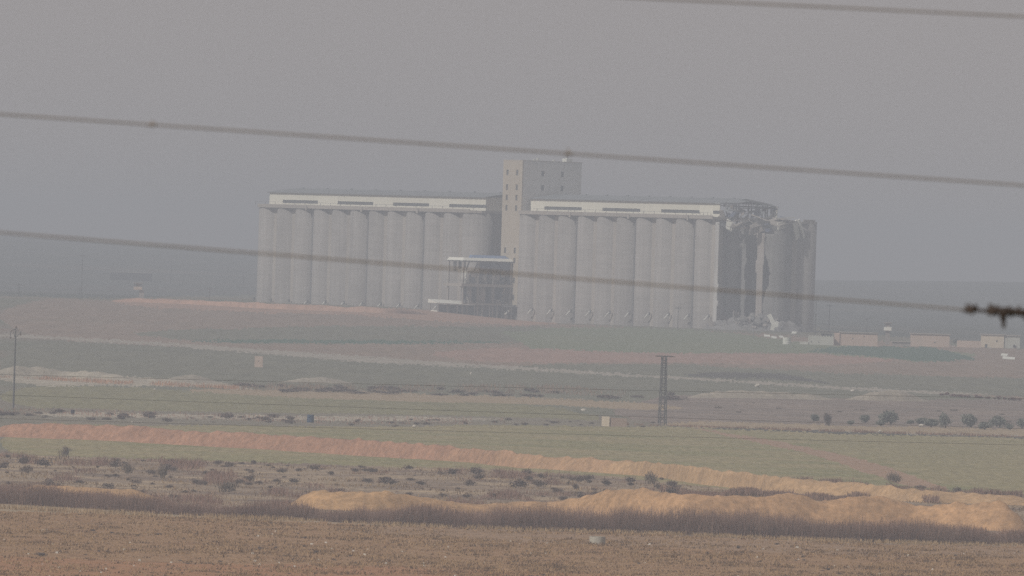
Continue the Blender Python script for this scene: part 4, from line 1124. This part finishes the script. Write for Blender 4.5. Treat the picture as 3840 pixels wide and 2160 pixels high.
# roof: low mono pitch rising to the back, white fascia round it
zr0 = zroof
MB().hexa([(sx0, yf, zr0 - .35), (sx1, yf, zr0 - .35), (sx1, yb_, zr0 - .35), (sx0, yb_, zr0 - .35), (sx0 + .5, yf + .5, zr0 + .55), (sx1 - 1.1, yf + 1.1, zr0 + .55), (sx1 - 1.1, yb_, zr0 + .55), (sx0 + .5, yb_, zr0 + .55)]).build('fascia', M_wall, S)
box('eaves_beam', (sx0 + .2, yf + .2, zr0 - .75), (sx1 - .2, yb_, zr0 - .352), M_steel, S)
MB().hexa([(sx0 + 2.1, yf + 7.0, zr0 + .552), (sx1 - 1.6, yf + 4.2, zr0 + .552), (sx1 - 1.6, yb_ - .4, zr0 + .552), (sx0 + 2.1, yb_ - .4, zr0 + .552),
           (sx0 + 2.3, yf + 7.4, zr0 + 1.45), (sx1 - 3.5, yf + 6.4, zr0 + 1.45), (sx1 - 3.5, yb_ - .6, zr0 + 1.45), (sx0 + 2.3, yb_ - .6, zr0 + 1.45)]).build('roof_sheet', M_blue, S)
zm = on_side(1737, 1068, sx1)[1]; zl = on_side(1737, 1138, sx1)[1]
box('floor_slab', (sx0 - .6, yf - .5, zm - .45), (sx1 + .25, yb_, zm + .45), M_slab, S)
box('floor_slab', (sx0 + .4, yf + .2, zl - .3), (sx1 + .1, yb_, zl + .25), M_slab, S)
for yy in (yf + .3, yf + 6.2, yf + 12.2, yb_ - .8):
    for X in (sx0 + .3, sx1 - .6):
        c = box('column', (X, yy, 6.8), (X + .45, yy + .45, zr0 - .76), M_slab, S)
box('back_wall', (sx0 + .9, yb_ - .3, zm + .46), (sx1 - .7, yb_ - .01, zr0 - .6), M_concd, S)
box('inner_wall', (sx1 - 1.0, yf + 7.2, zm + 3.0), (sx1 - .8, yb_ - .4, zr0 - .56), M_shadeblue, S)
box('inner_wall', (sx1 - 4.6, yf + 3.2, zl + .26), (sx1 - 4.4, yb_ - .4, zm - .46), M_shadeblue, S)
box('inner_wall', (sx1 - 4.6, yf + 4.2, zm + .46), (sx1 - 4.4, yb_ - .4, zm + 3.2), M_shadeblue, S)
for k, yy in enumerate((yf + 2.6, yf + 6.0, yf + 9.6, yf + 13.2)):     # hopper bins hung over the mid slab
    hx = sx1 - 1.9
    MB().tube([(hx, yy, zm + .5), (hx, yy, zm + 2.0), (hx, yy, zm + 4.4)], [.35, 1.25, 1.25], 12).build('hopper', M_white if k == 0 else M_slab, S, smooth=False)
    MB().tube([(hx, yy, zm + 4.4), (hx + .3, yy + .3, zm + 5.6), (hx + .2, yy + 1.2, zr0 - .8)], .22, 8).build('duct', M_steel, S)
    MB().tube([(hx + 1, yy - .8, zm + 3.2), (hx + 1.1, yy - .2, zm + 1.5), (hx + 1.0, yy + .6, zm + .8)], .3, 8).build('spout', M_pipe, S, smooth=True)
for k, (yy, hh) in enumerate(((yf + 1.6, 3.2), (yf + 3.6, 2.4), (yf + 5.2, 2.0))):
    MB().tube([(sx0 + 2.2, yy, zr0 - .6 - hh), (sx0 + 2.2, yy, zr0 - .6)], .5, 10).build('duct', M_steel, S)
for yy, rr in ((yf + 4.2, .8), (yf + 8.8, 1.5), (yf + 13.5, .7)):
    MB().tube([(sx1 - 1.9, yy, zl + .25), (sx1 - 1.9, yy, zm - .46)], rr, 16).build('silo_leg', M_slab, S, smooth=True)
for z in (zm + 1.45, ):
    bar('hand_rail', (sx1 + .15, yf, z), (sx1 + .15, yb_, z), .06, M_steel, S); bar('hand_rail', (sx0 - .4, yf - .35, z), (sx1 + .15, yf - .35, z), .06, M_steel, S)
for k in range(9):
    yy = yf + k * (yb_ - yf) / 8.2; bar('rail_post', (sx1 + .15, yy, zm + .45), (sx1 + .15, yy, zm + 1.45), .05, M_steel, S)
box('ground_wall', (sx1 - 1.2, yf + 6, 6.8), (sx1 - 1.0, yb_ - .4, zl - .31), M_steel, S)
for k in range(6):
    yy = yf + 2 + k * 3; box('ground_post', (sx1 - .2, yy, 6.8), (sx1 + .05, yy + .25, zl - .31), M_slab, S)
rc = random.Random(23)
for k in range(34):      # pipes, conveyors and torn parts inside the open floors
    up = k % 2 == 0
    z = rc.uniform(zm + .6, zr0 - 1.2) if up else rc.uniform(zl + .4, zm - .6)
    a = Vector((sx1 - rc.uniform(.1, 2.2), rc.uniform(yf + .8, yb_ - 1), z)); d = Vector((rc.uniform(-1, .1), rc.uniform(-3, 3), rc.uniform(-2.6, 1.2)))
    b = a + d; b.z = min(max(b.z, zl + .3), zr0 - .9); b.y = min(max(b.y, yf + .3), yb_ - .4)
    MB().tube([a, (a + b) / 2 + Vector((0, .3, -.2)), b], rc.uniform(.08, .22), 6).build('pipe', rc.choice([M_steel, M_pipe, M_slab, M_shadeblue]), S)
for k in range(26):
    y0 = rc.uniform(yf + 1.5, yb_ - 1.5); lo_z = rc.choice([6.9, zl + .26, zm + .46]); w_ = rc.uniform(.5, 1.8); h_ = rc.uniform(.4, 1.7)
    box('machine_box', (sx1 - rc.uniform(1.2, 3.0), y0, lo_z), (sx1 - .4, y0 + w_, lo_z + h_), rc.choice([M_steel, M_shadeblue, M_slab, M_concd]), S)
for k in range(9):       # torn side sheets hanging off the upper floor
    y0 = yf + 1 + rc.random() * 17; z0 = rc.uniform(zm + 1.2, zr0 - 2.2)
    MB().quadbox((sx1 - .05, y0, z0), (sx1 + .02, y0 + rc.uniform(.8, 2.2), z0 + rc.uniform(.8, 2.0))).build('side_sheet', rc.choice([M_shadeblue, M_steel, M_slab]), S)
# low white roofed annex in front
A = thing('loading_annex', 'low open annex with thin white roof left of the intake building', 'building', ORG, -TH)
ax1 = sx1 + .3
ya1 = on_side(1762, 1141, ax1)[0]
sA0 = ax1 - 4.8
ya0, zA = on_side(1612, 1131, ax1 - 7.0)
_, zA1 = on_side(1755, 1141, ax1)
ya0 = on_side(1640, 1134, ax1)[0]
MB().hexa([(sA0, ya0, zA1 + .15), (ax1, ya0, zA1 + .15), (ax1, ya1, zA1 - .2), (sA0, ya1, zA1 - .2), (sA0, ya0, zA1 + 1.35), (ax1, ya0, zA1 + .25), (ax1, ya1, zA1 - .1), (sA0, ya1, zA1 + 1.0)]).build('roof_slab', M_wall, A)
MB().hexa([(sA0 + .6, ya0 + .8, zA1 - 4.0), (ax1 - .4, ya0 + .8, zA1 - 4.0), (ax1 - .2, ya1, zA1 - 4.2), (sA0 + .6, ya1, zA1 - 4.2), (sA0 + .6, ya0 + .8, zA1 - 2.9), (ax1 - .4, ya0 + .8, zA1 - 3.8), (ax1 - .2, ya1, zA1 - 4.05), (sA0 + .6, ya1, zA1 - 3.1)]).build('canopy', M_wall, A)
box('wall', (sA0 + .1, ya0 + .8, 7.0), (ax1 - 1.0, ya0 + 1.1, zA1 - 2.2), M_wall, A)
box('wall', (sA0 + .9, ya0 + 3.0, 7.0), (sA0 + 1.2, ya1, zA1 - .3), M_concd, A)
box('inner_wall', (ax1 - 3.0, ya0 + 3.0, 7.0), (ax1 - 2.8, ya1 + 4, zA1 - .3), M_steel, A)
for yy in (ya0 + .5, ya0 + 4.2, ya0 + 8.0):
    for X in (sA0 + .1, ax1 - .5): box('column', (X, yy, 6.9), (X + .3, yy + .3, zA1 - .16), M_slab, A)
# lean-to and machinery right of the intake, against the tower foot
K = thing('machine_shed', 'dark lean-to shed at the foot of the tower with one open bay', 'shed', ORG, -TH)
kx1 = tx1 + 2.5
box('roof_slab', (sx1 + .4, ty0 - 4.5, 12.0), (kx1, ty0 - .06, 12.3), M_steel, K)
for X in (sx1 + .5, sx1 + 3, kx1 - .4): box('column', (X, ty0 - 4.4, 6.8), (X + .25, ty0 - 4.15, 12), M_steel, K)
box('back_wall', (sx1 + .6, ty0 - .9, 6.8), (kx1 - .2, ty0 - .7, 11.98), M_steel, K)
box('bin', (sx1 + 1.2, ty0 - 3.6, 6.9), (sx1 + 2.6, ty0 - 1.6, 9.4), M_rust, K)

# ------------------------------------------------------------------ far poles
M_pole = cm('m_grey_pole', (.10, .10, .10), .1, 1)
def pole(x, ytop, ybase, label, wpx=2.2, arm=True, group=None):
    P = G(x, ybase); u_ = unit(P); H = (ybase - ytop) * u_
    t = thing('utility_pole', label, 'pole', P, 0, group)
    MB().tube([(0, 0, -.5), (0, 0, H)], [wpx * u_ * .6, wpx * u_ * .42], 8).build('shaft', M_pole, t)
    if arm:
        box('crossarm', (-.9, -.08, H - .7), (.9, .08, H - .52), M_pole, t)
        for s in (-.8, 0, .8): MB().tube([(s, 0, H - .52), (s, 0, H - .2)], .07, 6).build('insulator', M_pole, t)
for a in [(305, 952, 1108, 'tallest far pole at the left, between two dark patches'), (640, 962, 1066, 'far pole left of the intact silo block'),
          (423, 980, 1022, 'short mast above the far dark long building'), (70, 1062, 1110, 'short thick far pole near the left edge'),
          (785, 1076, 1140, 'far pole standing before the far orange bank'), (298, 1078, 1106, 'short far pole under the tallest far pole'),
          (2541, 1148, 1238, 'dark pole in front of the right silo block'), (3057, 1126, 1256, 'thick dark mast at the right corner of the broken silos'),
          (2826, 1180, 1268, 'dark pole in front of the rubble heap'), (3250, 1188, 1244, 'thin far pole behind the pink flat building'), (3108, 1140, 1246, 'thin far pole right of the broken silos'), (912, 1000, 1080, 'faint far pole just left of the silo block')]:
    pole(*a, wpx=3.6 if 'thick' in a[3] else 2.2, arm='mast' not in a[3])

# ------------------------------------------------------------------ pylon, hook-topped pole, power lines
def pylon():
    P = G(2483, 1594); u_ = unit(P); H = 1 * 258 * u_
    t = thing('lattice_pylon', 'grey steel lattice pylon standing on the green field edge', 'pylon', P, R_(17))
    wb, wt = 25 * u_ / 2, 14.5 * u_ / 2
    def cn(z, i):
        w = wb + (wt - wb) * z / H; sx, sy = ((-1, -1), (1, -1), (1, 1), (-1, 1))[i % 4]
        return Vector((sx * w, sy * w, z))
    for i in range(4): bar('leg', cn(-.3, i), cn(H, i), .085, M_pole, t)
    lv = [.35, 1.35, 2.3, 3.25, 4.1, 4.95, 5.75, 6.5, 7.25, 7.95, 8.6, 9.2, 9.8, 10.4, 11.0]
    lv = [z * H / 11.3 for z in lv]
    for j, z in enumerate(lv):
        for i in range(4):
            if j % 2 == 0: bar('strut', cn(z, i), cn(z, i + 1), .05, M_pole, t)
            if j < len(lv) - 1:
                a, b = (cn(z, i), cn(lv[j + 1], i + 1)) if (j + i) % 2 else (cn(z, i + 1), cn(lv[j + 1], i))
                bar('brace', a, b, .05, M_pole, t)
    box('crossarm', (-.95, -.12, H - .08), (1.05, .12, H + .1), M_pole, t)
    for i, x in enumerate((-1.25, 0, 1.3)):
        MB().tube([(x - .25, 0, H), (x + .25, 0, H)], .1, 8).build('insulator', M_rust, t)
    bar('arm_tip', (1.05, 0, H), (1.9, 0, H - .03), .04, M_pole, t); bar('arm_tip', (-.95, 0, H), (-1.3, 0, H), .04, M_pole, t)
pylon()
def hook_pole():
    P = G(50, 1532); u_ = unit(P); H = 300 * u_
    t = thing('power_pole', 'tall slender pole topped with curved arms at the left edge', 'pole', P)
    MB().tube([(0, 0, -.4), (0, 0, H * .5), (0, 0, H)], [.16, .13, .10], 8).build('shaft', M_pole, t)
    pts = [(.05, 0, H - 1.6)] + [(.05 + .0 - .95 * math.sin(a), 0, H - 1.0 + .95 * (1 - math.cos(a)) * .75) for a in np.linspace(.5, 3.0, 7)]
    MB().tube([(-.05, 0, H - 1.5), (-.35, 0, H - .6), (-.2, 0, H - .1), (.15, 0, H + .1), (.4, 0, H - .2), (.3, 0, H - .6)], .06, 6).build('curved_arm', M_pole, t)
    MB().tube([(-.2, 0, H - .1), (-.7, 0, H - .35), (-.85, 0, H - .8), (-.8, 0, H - 1.4)], .055, 6).build('curved_arm', M_pole, t)
    MB().tube([(.1, 0, H - 1.4), (.5, 0, H - .9), (.85, 0, H - .4), (.8, 0, H - .75), (.75, 0, H - .8)], .055, 6).build('curved_arm', M_pole, t)
    for q in ((-.8, H - 1.55), (.78, H - .95), (.05, H + .25)):
        MB().tube([(q[0], 0, q[1] - .12), (q[0], 0, q[1] + .12)], .11, 8).build('insulator', M_rust, t)
hook_pole()
M_cable = cm('m_cable', (.05, .05, .05), .1, 1)
for lab, a, b in [('upper thin power line crossing the pale spoil heaps', (-400, 1396), (4240, 1505)), ('middle thin power line crossing the green field', (-400, 1468), (4240, 1622)), ('lowest thin power line crossing the big green field', (-400, 1560), (4240, 1680))]:
    A_ = at(a[0], a[1], 900); B_ = at(b[0], b[1], 905)
    pts = []
    for k in range(41):
        s = k / 40; q = A_.lerp(B_, s); q.z -= .10 * 4 * s * (1 - s) - .05; pts.append(q)
    tag(MB().tube(pts, .0115, 5).build('power_line', M_cable), lab, 'power line')
# their poles, just beyond either side of the picture
for s, x in (('left', -400), ('right', 4240)):
    P = at(x, 1468 if s == 'left' else 1622, 902); P.z = float(terrain(P.x, P.y))
    t = thing('utility_pole', 'pole carrying the thin power lines beyond the %s edge' % s, 'pole', P)
    MB().tube([(0, .25, -.5), (0, .25, 18.5)], [.2, .12], 8).build('shaft', M_pole, t)

# ------------------------------------------------------------------ small buildings
M_pinkw = conc('m_pink_render', (.54, .40, .33), .03, .05, .1)
M_pinkp = conc('m_faded_render', (.50, .39, .32), .03, .05, .1)
M_greyb = conc('m_grey_block', (.50, .50, .45), .03, .05, .08)
M_beige = conc('m_beige_render', (.62, .53, .41), .03, .05, .1)
def bld(x0, x1, ytop, ybase, label, m, depth=6, roof=True, openings=(), name='flat_building', cat='building', rz=0, side=None, Yd=None):
    P = G((x0 + x1) / 2, ybase) if Yd is None else at((x0 + x1) / 2, ybase, Yd)
    if Yd is not None: P.z = float(terrain(P.x, P.y)) + (.0)
    u_ = unit(P); W = (x1 - x0) * u_; H = (ybase - ytop) * u_
    t = thing(name, label, cat, P, rz)
    wins = [((ox - (x0 + x1) / 2) * u_, (ybase + (ox - (x0 + x1) / 2) * .0314 - oy) * u_, ow * u_, oh * u_) for ox, oy, ow, oh in openings]
    wall_with_windows('front', -W / 2, W / 2, 0, -1.0, H, wins, m, t, th=.25)
    box('wall', (-W / 2, .25, -1), (-W / 2 + .25, depth, H), m, t); box('wall', (W / 2 - .25, .25, -1), (W / 2, depth, H), m, t)
    box('wall', (-W / 2 + .25, depth - .25, -1), (W / 2 - .25, depth, H), m, t)
    if roof: box('roof', (-W / 2 - .25, -.35, H + .003), (W / 2 + .25, depth + .3, H + .25), M_slab, t)
    return t, W, H, u_
_b1 = bld(3150, 3290, 1249, 1297, 'pink flat roofed building beside the far watchtower', M_pinkw, 7, True, [(3197, 1270, 4, 5), (3240, 1262, 5, 4)])
bld(3129, 3147, 1249, 1295, 'narrow pink annex on the left of the pink flat building', M_pinkw, 5, False, Yd=_b1[0].location.y - .3)
t, W, H, u_ = bld(3032, 3125, 1262, 1293, 'grey block building with a notched wall top', M_greyb, 6, False, [(3028 + 15, 1282, 4, 5), (3070, 1283, 4, 4)])
for k in range(9): box('merlon', (-W / 2 + k * W / 9 + .1, 0, H), (-W / 2 + (k + .55) * W / 9 + .1, .3, H + .28), M_greyb, t)
box('roof', (-W / 2 + 3.5, 3, H + .05), (W / 2 - .3, 6, H + .85), M_dark, t)
bld(3000, 3030, 1281, 1291, 'low white block beside the notched grey building', M_greyb, 3, False, Yd=t.location.y - .3)
bld(3416, 3560, 1254, 1300, 'faded pink flat building right of the low wall', M_pinkp, 7, True, [(3505, 1285, 5, 5)])
bld(3346, 3414, 1283, 1298, 'low dark fronted outbuilding between watchtower and faded pink building', M_concd, 3, True)
_b2 = bld(3680, 3764, 1256, 1304, 'beige building with a thick roof slab and a dark doorway', M_beige, 6, True, [(3698, 1297, 9, 13), (3738, 1280, 5, 8)])
bld(3765, 3824, 1260, 1306, 'greyer wing on the right of the beige building', M_greyb, 6, True, [(3803, 1298, 8, 10)], Yd=_b2[0].location.y + .3)
bld(3590, 3678, 1278, 1303, 'brown tumbledown yard walls left of the beige building', M_pinkp, 4, False)
bld(412, 566, 1023, 1052, 'far dark long building on the left plain', M_dark, 12, True, name='long_building')
_b3 = bld(2256, 2285, 1562, 1597, 'cream end block of the little brick hut', M_beige, 1.6, False, name='brick_hut', cat='hut')
bld(2285.5, 2350, 1566, 1596, 'low brown brick hut near the lattice pylon', cm('m_hut_brick', (.33, .25, .20), .1, 2), 1.4, False, name='brick_hut', cat='hut', Yd=_b3[0].location.y + .2)
# beige marker pillar house
bld(954, 985, 1336, 1378, 'small upright beige hut alone on the grey green field', M_pinkp, 1.8, False, [(970, 1354, 3, 4)], name='guard_hut', cat='hut')
# white tank, drums
def drum(x, y, wpx, hpx, m, label, name, cat, hollow=False, seg=28):
    P = G(x, y); u_ = unit(P); r = wpx * u_ / 2; H = hpx * u_
    t = thing(name, label, cat, P)
    if hollow:
        mb = MB(); n = seg; rr = [(r, -.1), (r, H), (r * .86, H), (r * .86, 0.05)]
        for q, z in rr:
            for k in range(n): mb.v.append((q * math.cos(6.28318 * k / n), q * math.sin(6.28318 * k / n), z))
        for j in range(3):
            for k in range(n): mb.f.append((j * n + k, j * n + (k + 1) % n, (j + 1) * n + (k + 1) % n, (j + 1) * n + k))
        mb.build('ring_wall', m, t)
        MB().tube([(0, 0, -.1), (0, 0, .05)], r * .85, 20).build('ring_floor', M_dark, t)
    else:
        MB().tube([(0, 0, -.1), (0, 0, H)], r, 20).build('body', m, t, smooth=False)
        for z in (.08, .36, .66, .97): MB().tube([(0, 0, H * z - .03), (0, 0, H * z + .03)], r * 1.05, 20).build('rib', m, t)
M_ring = cm('m_ring_concrete', (.38, .36, .31), .08, 2)
M_bluep = cm('m_blue_plastic', (.045, .075, .13), .08, 2, rough=.5)
M_blackp = cm('m_black_plastic', (.035, .035, .05), .08, 2, rough=.5)
drum(2240, 2038, 60, 26, M_ring, 'open concrete well ring on the near stubble field', 'well_ring', 'well ring', True)
drum(1164, 1584, 26, 29, M_bluep, 'dark blue barrel on the pale strip in the middle left', 'barrel', 'barrel')
drum(272, 1553, 15, 16, M_blackp, 'small blackish barrel among brush at the left', 'barrel', 'barrel')
drum(2950, 1291, 30, 26, M_white, 'white cylindrical tank on the grass left of the notched building', 'storage_tank', 'tank')

def watchtower(x, yb, label, wcab, hst, hcab, m_c, off=0):
    P = G(x, yb); u_ = unit(P)
    t = thing('watchtower', label, 'watchtower', P)
    h1 = hst * u_; h2 = hcab * u_; w = wcab * u_ / 2
    o = off * u_
    box('stem', (o - w * .55, -w * .55, -.5), (o + w * .55, w * .55, h1), M_concd, t)
    box('cabin_floor', (-w * 1.05, -w * 1.05, h1), (w * 1.05, w * 1.05, h1 + .15), M_concd, t)
    box('cabin_band', (-w, -w, h1 + .15), (w, w, h1 + h2 * .45), m_c, t)
    for sx in (-1, 1):
        for sy in (-1, 1): box('post', (sx * w * .85 - .08, sy * w * .85 - .08, h1 + h2 * .45), (sx * w * .85 + .08, sy * w * .85 + .08, h1 + h2 * .9), M_steel, t)
    box('cabin_core', (-w * .55, -w * .55, h1 + h2 * .45), (w * .55, w * .55, h1 + h2 * .9), M_concd, t)
    box('roof', (-w * 1.1, -w * 1.1, h1 + h2 * .9), (w * 1.1, w * 1.1, h1 + h2), M_concd, t)
watchtower(3327, 1293, 'small watchtower with white cabin band beside the pink flat building', 28, 52, 32, M_wall)
watchtower(516, 1122, 'faint watchtower with pale cabin behind the far orange bank', 32, 34, 28, M_pinkp, off=14)
shrub(3625, 1302, 46, 30, 'dark bush among the yard walls left of the beige building', m=M_leaf, seed=3)
shrub(3585, 1290, 30, 22, 'small bush right of the faded pink building', m=M_leaf, seed=9)
shrub(3803, 1308, 20, 16, 'bush in front of the greyer wing', m=M_leafb, seed=12)

# ------------------------------------------------------------------ fence wires close to the camera
M_wire = cm('m_fence_wire', (.20, .17, .15), .15, 30)
M_wrust = cm('m_rusted_wire', (.055, .042, .036), .3, 60)
DW = 12.0
def wire(x0, y0, x1, y1, label, r=.00095, barbs=(), sag=0.0):
    a = at(x0, y0, DW); b = at(x1, y1, DW); d = (b - a) / (x1 - x0)
    A_ = a + d * (-6500 - x0); B_ = a + d * (10300 - x0)
    t = thing('fence_wire', label, 'wire', A_)
    pts = []
    for k in range(121):
        s = k / 120; q = A_.lerp(B_, s); q.z -= sag * 4 * s * (1 - s); pts.append(q - A_)
    MB().tube(pts, r, 8).build('strand', M_wire, t, smooth=True)
    for bx_, hh in barbs:
        c = a + d * (bx_ - x0) - A_; s = (bx_ + 6500) / 16800; c.z -= sag * 4 * s * (1 - s)
        MB().tube([c + Vector((-.004, 0, -.0005)), c + Vector((.004, 0, .0005))], r * 1.9, 8).build('barb', M_wire, t)
        bar('barb', c + Vector((.001, 0, -hh * .3)), c + Vector((-.001, .003, hh)), r * .8, M_wire, t)
    return t
wire(2420, -6, 3840, 62, 'blurred fence wire across the top right corner of the sky')
wire(0, 428, 3840, 695, 'blurred fence wire crossing in front of the tower top', barbs=[(571, .004), (2131, .006)])
wire(0, 872, 3600, 1160, 'blurred fence wire crossing in front of the silos')
rw = thing('rusted_wire_tangle', 'dark rusted wire tangle with a hanging spike at the right edge', 'wire', at(3630, 1163, DW))
rr = random.Random(8)
base = at(3630, 1163, DW); endp = at(3990, 1178, DW)
for ph in (0, 2.1, 4.2):
    pts = []
    for k in range(70):
        s = k / 69; q = base.lerp(endp, s) - base; a = s * 34 + ph; R0 = .0006 + .0020 * min(1, max(0, s * 5.0 - .9)) + (.0016 if s < .07 else 0) * (1 + .3 * math.sin(s * 40 + ph))
        pts.append(q + Vector((0, math.cos(a) * R0, math.sin(a) * R0)))
    MB().tube(pts, .0015, 6).build('twisted_strand', M_wrust, rw)
for k in range(34):
    s = rr.choice([rr.uniform(.0, .07), rr.uniform(.2, .3), rr.uniform(.33, .42), rr.uniform(.36, .6), rr.uniform(.6, .95)]); q = base.lerp(endp, s) - base + Vector((0, rr.uniform(-.003, .003), rr.uniform(-.003, .003)))
    d = Vector((rr.gauss(0, 1), rr.gauss(0, 1), rr.gauss(0, 1))).normalized() * rr.uniform(.004, .009)
    MB().tube([q - d, q, q + d * .6], [.0008, .0030, .0012], 6).build('rust_lump', M_wrust, rw)
q = at(3765, 1172, DW) - base; q2 = at(3763, 1232, DW) - base
MB().tube([q, (q + q2) / 2, q2], [.0034, .0028, .0016], 6).build('spike', M_wrust, rw)
# posts that carry the wires, outside the picture on both sides
for s, x in (('left', -6500), ('right', 10300)):
    P = at(x, 1000, DW + .06); P.z = float(terrain(P.x, P.y)); 
    t = thing('fence_post', 'steel fence post carrying the wires beyond the %s edge' % s, 'post', P)
    top = at(x, -1200 if s == 'left' else -200, DW).z - P.z + .3
    MB().tube([(0, 0, -.3), (0, 0, max(1.6, top))], .025, 8).build('shaft', M_wrust, t)
